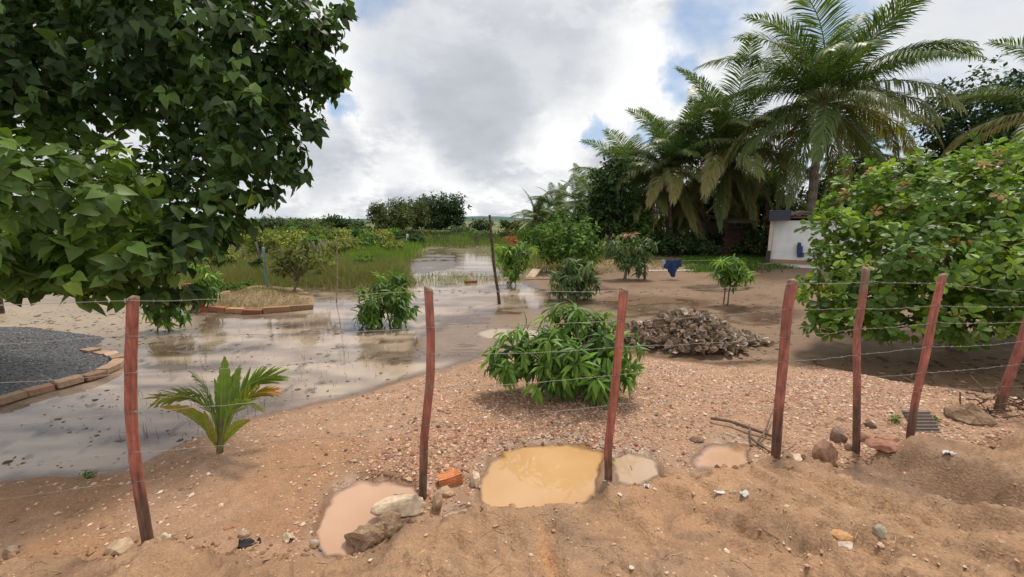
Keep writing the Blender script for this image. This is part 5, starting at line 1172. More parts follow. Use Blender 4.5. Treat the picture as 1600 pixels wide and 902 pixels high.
for (a, b_, r, tl, lab) in [(291, 466, .3, 1.2, 'red hollow brick standing on end in the pile behind the mango sapling'), (302, 468, -.2, 0, 'red hollow brick lying at the bottom of the pile behind the mango sapling'), (276, 472, .5, .4, 'red hollow brick leaning at the left of the pile behind the mango sapling')]:
    p = GT(a, b_, -.15); hollow_brick(lab, p + np.array([0, 0, .10 + (.02 if tl == 1.2 else 0)]), Rz(r) @ Ry(tl), (.30, .17, .17), (.42, .12, .06), 'red hollow bricks by the planting bed')
p = GT(292, 470, -.15); hollow_brick('topmost red hollow brick of the small pile behind the mango sapling', p + np.array([.05, .1, .36]), Rz(.2), (.32, .18, .17), (.42, .12, .06), 'red hollow bricks by the planting bed')
p = GT(311, 484, -.2); hollow_brick('red hollow brick set upright at the corner of the planting bed', p + np.array([0, 0, .09]), Rz(.1) @ Ry(1.57), (.19, .15, .17), (.44, .15, .07), 'red hollow bricks by the planting bed')
p = GT(325, 488, -.2); hollow_brick('red brick tipped over at the water edge of the planting bed', p + np.array([0, 0, .04]), Rz(.5) @ Ry(.3), (.26, .17, .10), (.44, .15, .07), 'red hollow bricks by the planting bed')
p = GT(736, 443, -.22); hollow_brick('red brick lying half drowned at the grass edge of the channel', p + np.array([0, 0, .03]), Rz(.1), (.42, .16, .14), (.30, .12, .07))
p = GT(527, 447, -.22); hollow_brick('small red brick sitting in the flood beside the bamboo stick', p + np.array([.0, 0, .03]), Rz(.0), (.2, .12, .11), (.32, .09, .05))

def brick_box(root, loc, p, a, size, col, tilt=0.0):
    fb = FB(); fb.box((0, 0, 0), size, None, np.array(col) * random.uniform(.82, 1.15), .004)
    V_, T_, C_ = fb.arr(); o = put('brick', mesh('brick', V_, T_, C_, False), M_CLAY, root, np.asarray(p) - np.asarray(loc)); o.rotation_euler = (random.gauss(0, .04), tilt + random.gauss(0, .03), a); return o
# grey gravel heap edged with bricks
front = [(-330, 742), (-210, 700), (-110, 664), (0, 629), (62, 611), (104, 601), (150, 588), (178, 576), (189, 566), (176, 557), (137, 550)]
fw = np.array([G(a, b_, -.19)[:2] for a, b_ in front]); back = np.array([(-7.4, 7.3), (-9.5, 8.0), (-13, 8.0), (-13, 3.6)])
poly = [tuple(q) for q in np.concatenate([fw, back])]
gl = np.array([-7.0, 5.6, -.2]); gbed = empty('gravel_heap', 'mound of dark grey gravel edged with a row of pale bricks under the big tree', 'gravel heap', gl)
gx = np.linspace(-13.2, -4.9, 150); gy = np.linspace(3.0, 8.2, 90); A, B = np.meshgrid(gx, gy)
def heap_z(a, b_): 
    q = sdpoly(a, b_, poly); return -.24 + .075 * sm(q, -.03, .03) + .31 * sm(q, .0, 1.45) + .02 * fbm(a * 3, b_ * 3, 601, 3) * sm(q, 0, .4)
Z = heap_z(A.ravel(), B.ravel()); ii = np.arange(A.size).reshape(A.shape); QQ = np.stack([ii[:-1, :-1], ii[:-1, 1:], ii[1:, 1:], ii[1:, :-1]], -1).reshape(-1, 4)
kq = sdpoly(A.ravel()[QQ].mean(1), B.ravel()[QQ].mean(1), poly) > -.06; QQ = QQ[kq]; used = np.unique(QQ); rm = np.zeros(A.size, int); rm[used] = np.arange(len(used))
VV = np.stack([A.ravel(), B.ravel(), Z], 1)[used]
M_GREY = mat_col('grey_gravel', rough=.9, spec=.2, nscale=60, namt=.45, bump=.9, bscale=70, dist=.03)
put('gravel_base', mesh('gravel_base', VV - gl, rm[QQ], np.tile(np.array([.125, .128, .135]), (len(VV), 1))), M_GREY, gbed)
qx = rng.uniform(-13, -4.9, 60000); qy = rng.uniform(3.0, 8.0, 60000); k = (sdpoly(qx, qy, poly) > .04) & (qx > -1.5 * (qy + 1)); qx, qy = qx[k][:16000], qy[k][:16000]
pebbles('gravel', qx, qy, rng.uniform(.012, .034, len(qx)), [(.13, .135, .145), (.19, .195, .205), (.08, .082, .09), (.26, .26, .265)], [3, 3, 2, .8], parent=gbed, loc=gl, zf=heap_z)
cum = np.concatenate([[0], np.cumsum(np.linalg.norm(np.diff(fw, axis=0), axis=1))])
s0 = 0.0
while s0 < cum[-1] - .1:
    L_ = random.uniform(.24, .30); sc_ = s0 + L_ / 2; p = np.array([np.interp(sc_, cum, fw[:, k_]) for k_ in (0, 1)]); q = np.array([np.interp(min(sc_ + .08, cum[-1]), cum, fw[:, k_]) - np.interp(max(sc_ - .08, 0), cum, fw[:, k_]) for k_ in (0, 1)])
    brick_box(gbed, gl, (p[0] + random.gauss(0, .012), p[1] + random.gauss(0, .012), -.175 + random.gauss(0, .008)), math.atan2(q[1], q[0]) + random.gauss(0, .05), (L_ - .012, .15, .075), random.choice([(.38, .25, .165), (.42, .29, .20), (.34, .20, .13)])); s0 += L_ + .008
# planting bed
pb_ = [(308, 486), (318, 470), (345, 457), (420, 448), (470, 452), (492, 463), (488, 475), (470, 482), (440, 484), (395, 487), (350, 485)]
pw = [tuple(G(a, b_, -.2)[:2]) for a, b_ in pb_]; pc = np.mean(pw, 0); pl_ = np.array([pc[0], pc[1], -.2]); bed = empty('planting_bed', 'raised earth bed with dry grass and a broken brick edge in the flood', 'planting bed', pl_)
a_ = np.array(pw); gx = np.linspace(a_[:, 0].min() - .2, a_[:, 0].max() + .2, 100); gy = np.linspace(a_[:, 1].min() - .2, a_[:, 1].max() + .2, 80); A, B = np.meshgrid(gx, gy)
def bed_z(x_, y_):
    q_ = sdpoly(x_, y_, pw); return -.26 + .10 * sm(q_, -.05, .06) + .22 * sm(q_, 0, 1.3) + .025 * fbm(x_ * 2, y_ * 2, 611, 4)
q = sdpoly(A.ravel(), B.ravel(), pw); Z = -.26 + .10 * sm(q, -.05, .06) + .22 * sm(q, 0, 1.3) + .025 * fbm(A.ravel() * 2, B.ravel() * 2, 611, 4)
ii = np.arange(A.size).reshape(A.shape); QQ = np.stack([ii[:-1, :-1], ii[:-1, 1:], ii[1:, 1:], ii[1:, :-1]], -1).reshape(-1, 4)
put('soil', mesh('soil', np.stack([A.ravel(), B.ravel(), Z], 1) - pl_, QQ, np.tile(np.array([.30, .21, .125]), (A.size, 1)) * (1 + .2 * fbm(A.ravel() * 3, B.ravel() * 3, 613, 3))[:, None]), mat_col('bed_soil', rough=.95, spec=.2, nscale=9, namt=.25, bump=.7, bscale=20, dist=.03), bed)
edge = np.array([G(a, b_, -.18)[:2] for a, b_ in [(330, 484), (350, 486), (395, 488), (440, 485), (472, 482)]]); cum = np.concatenate([[0], np.cumsum(np.linalg.norm(np.diff(edge, axis=0), axis=1))]); s0 = .0
while s0 < cum[-1] - .1:
    L_ = random.uniform(.3, .55); p = [np.interp(s0 + L_ / 2, cum, edge[:, k_]) for k_ in (0, 1)]; qd = [np.interp(min(s0 + L_, cum[-1]), cum, edge[:, k_]) - np.interp(s0, cum, edge[:, k_]) for k_ in (0, 1)]
    brick_box(bed, pl_, (p[0], p[1], -.15 + random.gauss(0, .012)), math.atan2(qd[1], qd[0] + 1e-6), (L_ - .02, .13, .11), random.choice([(.40, .22, .12), (.36, .15, .09), (.33, .22, .13)])); s0 += L_
px, py = scat([(330, 486), (480, 478), (486, 468), (440, 456), (345, 462)], 900)
blades('dry_grass', px, py, .14, .010, [(.22, .19, .09), (.16, .17, .05), (.27, .22, .12)], z=-.10, per=4, lean=.6, zfun=bed_z)
# ------------------------------------------------------------------ sticks and poles
def pole(name, label, cat, pts, wpx, col, z=-.22, mat=None, sides=8, n=14, taper=.75, group=None, extra=None):
    b = GT(pts[-1][0], pts[-1][1], z); P = []
    for a, c in pts[::-1]:
        r = ray(a, c); t = b[1] / r[1]; P.append([r[0] * t - b[0], 0, CH + r[2] * t - b[2]])
    P = np.array(P); t = np.linspace(0, 1, n); pp = np.stack([np.interp(t, np.linspace(0, 1, len(P)), P[:, k_]) for k_ in range(3)], 1); pp[0, 2] -= .1
    pp[1:-1] += rng.normal(0, .0025 * np.linalg.norm(P[-1]), (n - 2, 3)); r0 = wpx / 2 * proj(*b)[2] / F
    fb = FB(); fb.tube(pp, np.linspace(r0, r0 * taper, n), sides, np.array(col), wob=.06); o = fb.put(name, mat or M_BARK, None, b); return tag(o, label, cat, group)
pole('wooden_pole', 'tall thin dark crooked pole standing in the flood near the channel', 'pole', [(765, 336), (768, 375), (773, 425), (781, 476)], 5.0, (.10, .075, .055))
pole('pipe', 'straight blue plastic pipe standing in the planting bed', 'pipe', [(411, 386), (415, 425), (420, 463)], 3.6, (.17, .25, .30), mat=M_PLASTIC, taper=1, z=-.05)
pole('bamboo_stick', 'very thin pale bamboo stick rising out of the flood left of the rounded mango', 'stick', [(526, 366), (527, 430), (526, 474)], 2.0, (.32, .26, .17))
pole('wooden_stake', 'short dark stake on the planting bed by the leaning tree', 'stake', [(443, 448), (444, 457)], 2.2, (.12, .09, .06), z=0)
pole('wooden_stake', 'thin dark post on the field edge at the far left', 'stake', [(-2, 455), (2, 490)], 8, (.09, .07, .055))
# plant pot
b = GT(375, 464, -.02); m = proj(*b)[2] / F; pot = empty('potted_plant', 'small round plant in a low dark pot on the planting bed', 'potted plant', b)
fb = FB(); pr = [(.001, 0), (.75, 0), (1, 1.0), (.9, 1.0), (.82, .7), (.001, .7)]; sg = 14; th = np.arange(sg) / sg * 6.283; Vp = [(r * 7 * m * math.cos(a), r * 7 * m * math.sin(a), h * 5 * m) for r, h in pr for a in th]; Tp = []
for i in range(len(pr) - 1):
    for j in range(sg): a0, a1 = i * sg + j, i * sg + (j + 1) % sg; Tp += [(a0, a1, a1 + sg), (a0, a1 + sg, a0 + sg)]
fb.add(Vp, Tp, np.array([.05, .045, .04])); fb.put('pot', M_PLASTIC, pot)
P_, N_ = ell_clumps([((0, 0, 11 * m), (10 * m, 10 * m, 8 * m))], 60, .4); ps, dd, uu = rosettes(P_, N_, 6, (20, 90), .1, .03); fb = FB(); fb.leaves(T_OVAL, ps, dd, uu, np.full(len(ps), 4.5 * m), colmix(len(ps), [(.14, .2, .07), (.1, .15, .05)])); fb.put('foliage', M_LEAFD, pot)
# far field fence
ff = empty('field_fence', 'line of thin weathered field posts with wire far across the left field', 'fence', G(490, 402, 0)); fl = np.array(ff.location); tops = []
for a, bt, bb in [(405, 378, 408), (490, 378, 402), (498, 380, 403), (505, 374, 402), (516, 376, 400), (532, 372, 398), (548, 370, 395), (636, 366, 384), (470, 384, 405), (440, 384, 407), (380, 384, 409), (352, 385, 411)]:
    p = G(a, bb, -.03); zc = proj(*p)[2]; m = zc / F; h = (bb - bt) * m; fb = FB(); fb.tube(np.array([[0, 0, -.1], [.02, 0, h * .5], [random.gauss(0, .06), 0, h]]) + p - fl, 1.6 * m, 6, np.array([.22, .18, .14]) if a != 636 else np.array([.5, .45, .36]), wob=.1); fb.put('post', M_BARK, ff); tops.append((a, p + np.array([0, 0, h * .8])))
tops.sort(key=lambda q: q[0]); fb = FB()
for k_ in (0, -.35):
    fb.tube(np.array([q[1] + np.array([0, 0, k_]) - fl for q in tops]), .012, 3, np.array([.16, .14, .12]))
fb.put('wire', M_WIRE, ff)
# ------------------------------------------------------------------ clothesline and blue cloth
b0 = GT(1006, 438, -.15); b1 = GT(1150, 436, -.15)
cl_ = empty('clothesline', 'thin wire clothesline strung between sticks in the muddy yard', 'clothesline', b0); l0 = np.array(b0)
zt = W(1050, 406.5, proj(*b0)[2])[2]
for q in (b0, b1):
    fb = FB(); fb.tube(np.array([[0, 0, -.1], [.01, 0, .4], [.0, 0, zt - q[2] + .06]]) + np.array(q) - l0, .022, 6, np.array([.18, .13, .09])); fb.put('stick', M_BARK, cl_)
fb = FB(); fb.tube(np.array([np.array([b0[0] + (b1[0] - b0[0]) * t_, b0[1] + (b1[1] - b0[1]) * t_, zt - .10 * t_ * (1 - t_)]) - l0 for t_ in np.linspace(0, 1, 12)]), .004, 4, np.array([.3, .28, .25])); fb.put('line', M_WIRE, cl_)
zc = proj(*b0)[2]; c0 = W(1034, 406, zc); c1 = W(1066, 405, zc); m = zc / F; nu, nv = 26, 20; Vc = []; Cc = []
for j in range(nv):
    for i in range(nu):
        u_ = i / (nu - 1); v_ = j / (nv - 1); hgt = (13 + 16 * math.exp(-((u_ - .55) / .24) ** 2) - 3 * u_) * m
        x_ = (c0[0] + (c1[0] - c0[0]) * u_) - v_ * (.5 - u_) * -.10; y_ = c0[1] + .05 * math.sin(u_ * 15 + v_ * 2) * (.25 + v_) + .04 * math.sin(u_ * 31 + v_ * 5) * v_
        Vc.append((x_ + .03 * math.sin(v_ * 6 + u_ * 3) * v_, y_, c0[2] - hgt * v_)); Cc.append((.035, .06, .15) if u_ > .13 + .05 * math.sin(v_ * 6) else (.45, .47, .52))
Tc = [t_ for j in range(nv - 1) for i in range(nu - 1) for t_ in ((j * nu + i, j * nu + i + 1, (j + 1) * nu + i + 1), (j * nu + i, (j + 1) * nu + i + 1, (j + 1) * nu + i))]
cm = mesh('cloth', np.array(Vc) - c0, Tc, np.array(Cc)); o = put('cloth', cm, M_CLOTH, None, c0); tag(o, 'crumpled dark blue cloth with a pale edge hanging over the muddy yard', 'cloth'); sol = o.modifiers.new('thick', 'SOLIDIFY'); sol.thickness = .012
# ------------------------------------------------------------------ heap of dry leaves
hb = GT(1095, 545, -.18); zc = proj(*hb)[2]; m = zc / F
heap = empty('leaf_heap', 'heap of curled dry brown leaves raked together in the muddy yard', 'leaf heap', hb)
def hz_(x, y): return .42 * np.exp(-(((x - .03) / .56) ** 2 + (y / .6) ** 2) ** 1.5) * (1 + .3 * fbm(x * 3, y * 3, 700, 2)) + .20 * np.exp(-(((x + .72) / .30) ** 2 + ((y - .1) / .32) ** 2)) + .06 * np.exp(-(((x - .95) / .28) ** 2 + ((y + .1) / .2) ** 2))
gx = np.linspace(-1.4, 1.5, 60); gy = np.linspace(-.75, .85, 40); A, B = np.meshgrid(gx, gy); Z = hz_(A, B) - .05; ii = np.arange(A.size).reshape(A.shape); QQ = np.stack([ii[:-1, :-1], ii[:-1, 1:], ii[1:, 1:], ii[1:, :-1]], -1).reshape(-1, 4)
QQ = QQ[Z.ravel()[QQ].max(1) > .0]
yoff = .45
put('leaf_core', mesh('leaf_core', np.stack([A.ravel(), B.ravel() + yoff, Z.ravel()], 1), QQ, np.tile(np.array([.10, .07, .05]), (A.size, 1))), M_DRY, heap)
n = 8500; x = rng.uniform(-1.35, 1.35, n); y = rng.uniform(-.75, .8, n); z = hz_(x, y); k = z > rng.uniform(.012, .07, n); x, y, z = x[k], y[k], z[k]; n = len(x)
pos = np.stack([x, y + yoff, z + rng.uniform(-.03, .035, n)], 1) + hb; d = rng.normal(size=(n, 3)) * np.array([1, 1, .38]); up = rng.normal(0, .75, (n, 3)) + np.array([0, -.3, 1.0]); sc = rng.uniform(.10, .17, n)
col = colmix(n, [(.46, .37, .31), (.35, .265, .21), (.60, .51, .45), (.19, .135, .105), (.42, .31, .24)], [3, 3, 1.5, 2, 1], .15)
keep = pick_parts(heap, hb, T_CURL, pos, d, up, sc, col, M_DRYP, 'dry_leaf', 300, minpx=10)
fb = FB(); fb.leaves(T_CURL, pos[keep], d[keep], up[keep], sc[keep], col[keep]); fb.put('dry_leaves', M_DRY, heap, sub=hb, kind='stuff')
# ------------------------------------------------------------------ house, shed
hb = G(1204, 411, -.03); hz0 = zat(hb[0], hb[1] + 1); house = empty('house', 'low whitewashed house with clay tile edge behind the cashew tree', 'house', (hb[0], hb[1], hz0), rz=-.53)
zc = proj(*hb)[2]; m = zc / F; wh = 66 * m; wlen = 8.5
fb = FB(); fb.box((wlen / 2, 2.2, wh / 2 - .1), (wlen, 4.4, wh + .2), None, (.74, .75, .74)); fb.put('wall', mat_col('whitewash', rough=.9, spec=.2, nscale=3, namt=.10, bump=.3, bscale=12), house, smooth=False)
fb = FB(); fb.box((wlen / 2, -.03, .12), (wlen, .05, .16), None, (.36, .22, .13), .0); fb.put('plinth', M_PLAIN, house, smooth=False)
rs = FB()
for j in range(34):                                        # low lean-to roof falling away behind the front wall
    x0 = -.3 + j * (wlen + .6) / 34
    for i in range(12):
        th = np.linspace(0, math.pi, 5); Vv = [(x0 + math.cos(a) * .13, -.18 + i * .40 + dy, wh + .12 - i * .03 + dz + math.sin(a) * .06) for dy, dz in ((0, .03), (.44, -.01)) for a in th]
        rs.add(Vv, [t_ for k_ in range(4) for t_ in ((k_, k_ + 1, k_ + 6), (k_, k_ + 6, k_ + 5))], np.array(random.choice([(.34, .15, .08), (.28, .13, .08), (.40, .20, .11), (.20, .13, .10)])))
rs.box((wlen / 2, 2.3, wh - .03), (wlen + .5, 4.9, .06), Rx(-.07), (.16, .10, .07))
rs.put('roof', M_CLAY, house, smooth=False, kind='stuff')
fb = FB(); fb.box((-.10, -.16, wh / 2 - .05), (.14, .12, wh + .1), None, (.55, .48, .38)); fb.box((-.13, -.16, .22), (.18, .16, .75), None, (.06, .05, .045)); fb.put('porch_post', M_PLAIN, house, smooth=False)
hR = Rz(-.53); xb = 1.05; zb_ = W(1238, 388, zc + .5)[2] - hz0
fb = FB(); fb.box((xb, -.09, zb_ + .02), (.20, .09, .34), None, (.05, .07, .16), .03); fb.box((xb + .06, -.10, zb_ - .22), (.24, .08, .22), None, (.045, .06, .13), .03); fb.box((xb - .04, -.10, zb_ + .26), (.12, .1, .14), None, (.06, .08, .17), .02)
o = fb.put('bag', M_CLOTH, None, (hb[0], hb[1], hz0), False, rz=-.53); tag(o, 'dark blue bag hanging on the white house wall', 'bag')
# box on the porch post: dark water tank
fb = FB(); fb.box((0, 0, .22), (.8, .5, .40), None, (.035, .045, .065), .01); 
for k_ in range(4): fb.box((0, -.26, .07 + k_ * .10), (.78, .03, .03), None, (.05, .06, .085))
fb.box((0, 0, .44), (.86, .56, .05), None, (.05, .06, .08))
o = fb.put('water_tank', M_PLASTIC, None, (hb[0] - .05, hb[1] - .4, hz0 + wh - .02), False, rz=-.53); tag(o, 'dark ribbed water box perched on the porch post of the white house', 'tank')
fb = FB()
for k_ in range(46):
    a = random.uniform(0, 6.28); px_ = random.gauss(.55, .3); fb.tube(np.array([[px_ + math.cos(a) * -.5, random.uniform(-.3, .3), random.uniform(-.12, .12)], [px_, random.uniform(-.3, .3), random.uniform(.05, .22)], [px_ + math.cos(a) * .5, random.uniform(-.3, .3), random.uniform(-.15, .1)]]), .022, 4, np.array([.30, .25, .2]) * random.uniform(.5, 1.2))
o = fb.put('thatch', M_BARK, None, (hb[0] + .5, hb[1] + .0, hz0 + wh + .22)); tag(o, 'dry palm thatch bundle lying on the house roof beside the water box', 'thatch')
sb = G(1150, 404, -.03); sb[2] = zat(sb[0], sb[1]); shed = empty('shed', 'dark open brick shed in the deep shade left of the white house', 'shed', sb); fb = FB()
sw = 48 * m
cnt = 0
brk = bmesh.new(); 
fbB = FB(); fbB.box((0, 0, 0), (.27, .12, .085), None, (.085, .045, .035), .003); V_, T_, C_ = fbB.arr(); bme = mesh('brick', V_, T_, C_, False); bme.materials.append(M_CLAY)  # shed colours darkened to stand in for its deep shade
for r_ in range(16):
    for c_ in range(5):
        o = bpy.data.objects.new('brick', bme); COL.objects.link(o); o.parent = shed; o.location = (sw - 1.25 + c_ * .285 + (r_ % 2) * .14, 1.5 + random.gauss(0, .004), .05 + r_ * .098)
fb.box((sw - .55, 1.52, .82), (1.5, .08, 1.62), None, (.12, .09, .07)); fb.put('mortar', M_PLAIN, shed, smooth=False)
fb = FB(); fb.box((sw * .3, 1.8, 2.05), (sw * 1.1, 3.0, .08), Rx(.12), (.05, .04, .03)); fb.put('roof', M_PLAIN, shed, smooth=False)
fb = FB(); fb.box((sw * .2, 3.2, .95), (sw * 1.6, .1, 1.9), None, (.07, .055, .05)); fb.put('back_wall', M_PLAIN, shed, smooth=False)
for k_ in (1.05,):
    fb = FB(); fb.tube(np.array([[sw * k_, .3, -.1], [sw * k_, .3, 2.1]]), .07, 6, np.array([.10, .08, .06])); fb.put('post', M_BARK, shed)
# red bucket things inside the shed's mouth
for (a, b_, lab) in [(1166, 384, 'small red bucket glimpsed in the dark shed'), (1190, 378, 'red plastic basin hanging in the dark shed')]:
    p = W(a, b_ + 3, proj(*sb)[2] + .25); s_r = 4.2 * m; pr = [(.001, 0), (.7, 0), (1, 1.2), (1.08, 1.2), (1.08, 1.3), (.95, 1.3), (.65, .1), (.001, .1)]; sg = 14; th = np.arange(sg) / sg * 6.283
    Vp = [(r * s_r * .55 * math.cos(q), r * s_r * .55 * math.sin(q), h * s_r * .8) for r, h in pr for q in th]; Tp = []
    for i in range(len(pr) - 1):
        for j in range(sg): a0, a1 = i * sg + j, i * sg + (j + 1) % sg; Tp += [(a0, a1, a1 + sg), (a0, a1 + sg, a0 + sg)]
    single('bucket', lab, 'bucket', np.array(Vp), np.array(Tp), (.45, .03, .03), p, M_PLASTIC, smooth=True)
# sawhorse
b = GT(1204, 426, -.1); m2 = proj(*b)[2] / F; saw = empty('wooden_trestle', 'low rickety green and brown stick trestle in front of the white house', 'trestle', b)
def sp(pts, r, col, nm):
    fb = FB(); fb.tube(np.array(pts) * m2, r * m2, 6, np.array(col), wob=.08); fb.put(nm, M_BARK, saw)
sp([(-14, 0, 12), (14, 2, 15)], 1.0, (.10, .16, .09), 'rail'); sp([(-14, 10, 12), (12, 12, 14)], 1.0, (.16, .12, .09), 'rail')
for q in ([(-12, 0, 12), (-16, -3, 0)], [(-10, 0, 12.5), (-2, 2, 0)], [(12, 2, 15), (19, 0, 0)], [(10, 11, 14), (6, 13, 0)], [(-12, 10, 12), (-14, 13, 0)]): sp(q, .8, (.17, .12, .085), 'leg')
# plank by the channel
p = GT(832, 425, -.05); fb = FB(); fb.box((0, 0, .05), (.35, 1.2, .05), Rz(-.35) @ Rx(.25), (.42, .32, .22), .01); o = fb.put('plank', M_PLAIN, None, p, False); tag(o, 'short pale plank lying on the bank beside the channel mouth', 'plank')
p = GT(850, 437, -.18); fb = FB(); fb.box((0, 0, .03), (1.3, .16, .05), Rz(.05), (.36, .24, .16), .01); o = fb.put('plank', M_PLAIN, None, p, False); tag(o, 'long thin plank lying flat in the mud by the channel mouth', 'plank')
p = GT(1050, 421, -.1); fb = FB(); fb.box((0, 0, .02), (2.0, .3, .05), Rz(.02), (.42, .36, .28), .012); o = fb.put('concrete_strip', M_PLAIN, None, p, False); tag(o, 'pale concrete strip along the front of the grass strip', 'kerb')
# ------------------------------------------------------------------ litter near the camera
def branch():
    b = GT(1160, 690, 0); root = empty('dead_branch', 'forked dead grey brown branch lying at the foot of the fourth post', 'branch', b); fb = FB()
    def seg(px_, r, lift):
        P = np.array([GT(a, c, 0) + np.array([0, 0, l]) for (a, c), l in zip(px_, lift)]) - b; fb.tube(P, r, 7, np.array([.17, .12, .085]), wob=.1)
    seg([(1110, 660), (1140, 666), (1165, 675), (1195, 684), (1215, 690)], [.012, .014, .015, .013, .01], [.04, .05, .05, .04, .03])
    seg([(1170, 672), (1172, 690), (1182, 697), (1192, 703)], [.009, .011, .012, .010], [.05, .04, .03, .02])
    seg([(1182, 697), (1194, 684), (1206, 656)], [.009, .008, .006], [.03, .05, .10])
    seg([(1184, 698), (1206, 712), (1225, 711), (1243, 700)], [.009, .007, .006, .004], [.03, .02, .02, .04])
    fb.put('wood', M_BARK, root)
branch()
p = GT(1447, 690, 0); fb = FB(); 
for k_ in range(5): fb.box((-.05 + k_ * .026, 0, .02 + .006 * (k_ % 2)), (.024, .10, .016), None, np.array([.50, .21, .10]) * random.uniform(.85, 1.1), .003)
V_, T_, C_ = fb.arr(); o = put('broken_tile', mesh('broken_tile', V_ @ (Rz(.5) @ Rx(.5)).T, T_, C_, False), M_CLAY, None, p); tag(o, 'orange ribbed broken tile lying at the foot of the sixth post', 'tile')
p = GT(1448, 676, 0); cs = empty('corrugated_sheet', 'weathered grey corrugated sheet scrap leaning beside the sixth post', 'sheet', p); nxs = 40; Vs = []
for j, (yy, zz2) in enumerate(((.0, .01), (.10, .15))):
    for i in range(nxs): Vs.append((-.13 + .27 * i / (nxs - 1), yy, zz2))
Vs = []; nv_ = 44
for j in range(nv_):
    t_ = j / (nv_ - 1)
    for i in range(5): Vs.append((-.13 + .065 * i + .01 * math.sin(t_ * 5), t_ * .12 + .008 * math.cos(t_ * 44), -.01 + t_ * .17 + .008 * math.sin(t_ * 44)))
Ts = [t_ for j in range(nv_ - 1) for i in range(4) for t_ in ((j * 5 + i, j * 5 + i + 1, j * 5 + i + 6), (j * 5 + i, j * 5 + i + 6, j * 5 + i + 5))]
o = put('sheet', mesh('sheet', Vs, Ts, np.tile(np.array([.24, .20, .17]), (len(Vs), 1))), M_PLAIN, cs); sol = o.modifiers.new('thick', 'SOLIDIFY'); sol.thickness = .004
def scrap(name, label, cat, px_, py_, wpx, hpx, col, z0=.15, mat=None, crumple=.35, rz=0.0):
    p = GT(px_, py_, z0); m_ = proj(*p)[2] / F; nu_ = 9; V_ = []
    for j in range(nu_):
        for i in range(nu_):
            a, c = i / (nu_ - 1) - .5, j / (nu_ - 1) - .5; e = 1 - .25 * abs(a * c) * 4
            V_.append((a * wpx * .75 * m_ * e, c * .75 * hpx * m_ * 1.6 * e, .012 + crumple * .05 * float(fbm(np.array([a * 3 + px_]), np.array([c * 3.0]), 800, 3)[0])))
    T_ = [t_ for j in range(nu_ - 1) for i in range(nu_ - 1) for t_ in ((j * nu_ + i, j * nu_ + i + 1, (j + 1) * nu_ + i + 1), (j * nu_ + i, (j + 1) * nu_ + i + 1, (j + 1) * nu_ + i))]
    o = single(name, label, cat, np.array(V_), np.array(T_), col, p, mat or M_PLAIN, None, rz, True); s_ = o.modifiers.new('thick', 'SOLIDIFY'); s_.thickness = .0025; return o
scrap('paper_scrap', 'crumpled white paper scrap right of the sixth post', 'litter', 1482, 710, 24, 10, (.58, .57, .57), .1, crumple=.7)
scrap('paper_scrap', 'white paper scrap on the road below the small puddle', 'litter', 1164, 766, 20, 9, (.56, .53, .50), .12, crumple=.6, rz=.4)
scrap('paper_scrap', 'flat white paper scrap left of the other on the road', 'litter', 1124, 771, 22, 7, (.58, .55, .51), .12, crumple=.3, rz=-.2)
scrap('paper_scrap', 'grey white crumpled scrap on the crest right of the third post', 'litter', 1012, 761, 14, 10, (.58, .54, .50), .08, crumple=.6)
scrap('dry_leaf', 'pale curled dry leaf standing left of the pink puddle', 'leaf', 452, 842, 26, 14, (.58, .46, .32), .05, crumple=1.0, rz=-.7, mat=M_DRY)
scrap('dry_leaf', 'cream coloured dry leaf beside the foot of the leftmost post', 'leaf', 256, 842, 28, 9, (.60, .50, .36), .05, crumple=.7, rz=.2, mat=M_DRY)
scrap('cloth_scrap', 'dirty black rag on the bank between leftmost post and pink puddle', 'rag', 390, 852, 44, 12, (.045, .04, .045), .05, crumple=1.0, rz=.35, mat=M_CLOTH)
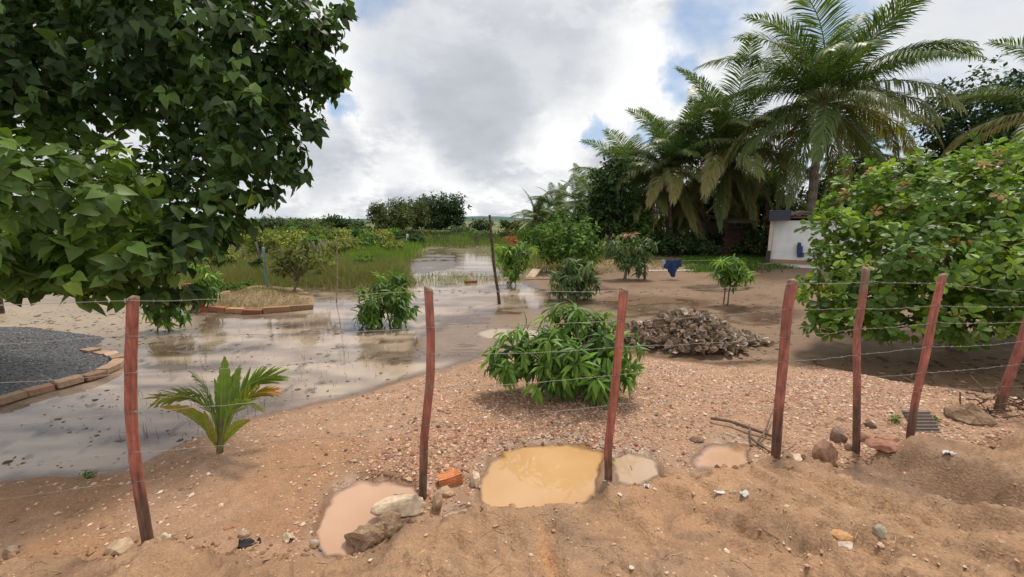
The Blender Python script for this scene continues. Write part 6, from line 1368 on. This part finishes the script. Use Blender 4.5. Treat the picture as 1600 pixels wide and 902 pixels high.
scrap('dry_leaf', 'pale leaf lying on the gravel right of the seedling', 'leaf', 552, 722, 18, 5, (.5, .38, .27), 0, crumple=.4, mat=M_DRY)
P = np.array([GT(a, c, .04) + np.array([0, -.01, .012]) for a, c in [(500, 861), (512, 862), (528, 860), (545, 857), (560, 853)]]); fb = FB(); fb.tube(P, .0065, 8, np.array([.03, .05, .22])); o = fb.put('hose', M_PLASTIC, None, P[0], sub=P[0]); tag(o, 'short end of blue hose at the bottom of the pink puddle', 'hose')
# twig sticking from the puddle, roots on the washed out bank
P = np.array([GT(987, 742, 0), GT(987, 742, 0) + np.array([.0, 0, .05]), GT(987, 742, 0) + np.array([-.02, 0, .08])]); fb = FB(); fb.tube(P, [.004, .003, .002], 4, np.array([.14, .1, .07])); o = fb.put('twig', M_BARK, None, P[0], sub=P[0]); tag(o, 'short bent twig standing at the right puddle rim', 'twig')
rt = GT(1572, 650, 0); fb = FB()
for i in range(46):
    p0 = np.array([random.uniform(-.25, .55), random.uniform(-.08, .25), random.uniform(-.02, .22)]); d_ = np.array([random.gauss(.2, .5), random.gauss(0, .3), random.gauss(-.1, .35)]) * .28
    fb.tube(np.stack([p0, p0 + d_ * .4 + rng.normal(0, .03, 3), p0 + d_ * .8 + rng.normal(0, .03, 3), p0 + d_]), [.008, .007, .005, .003], 5, np.array([.16, .11, .075]) * random.uniform(.6, 1.3))
o = fb.put('exposed_roots', M_BARK, None, rt); tag(o, 'tangle of exposed roots at the washed out leaning post', 'roots')
for (a, b_, lab) in [(1396, 660, 'small green weed left of the sixth post'), (1456, 660, 'tiny green weed just right of the sixth post'), (140, 746, 'tiny green weed on the shore at the left')]:
    p = GT(a, b_, 0); P_, N_ = ell_clumps([((0, 0, .035), (.07, .05, .035))], 26, .3); ps, dd, uu = rosettes(P_, N_, 4, (20, 90), 0, .02); fb = FB(); fb.leaves(T_OVAL, ps, dd, uu, rng.uniform(.016, .03, len(ps)), colmix(len(ps), [(.14, .24, .04), (.1, .18, .03)])); o = fb.put('weed', M_LEAFD, None, p); tag(o, lab, 'weed')
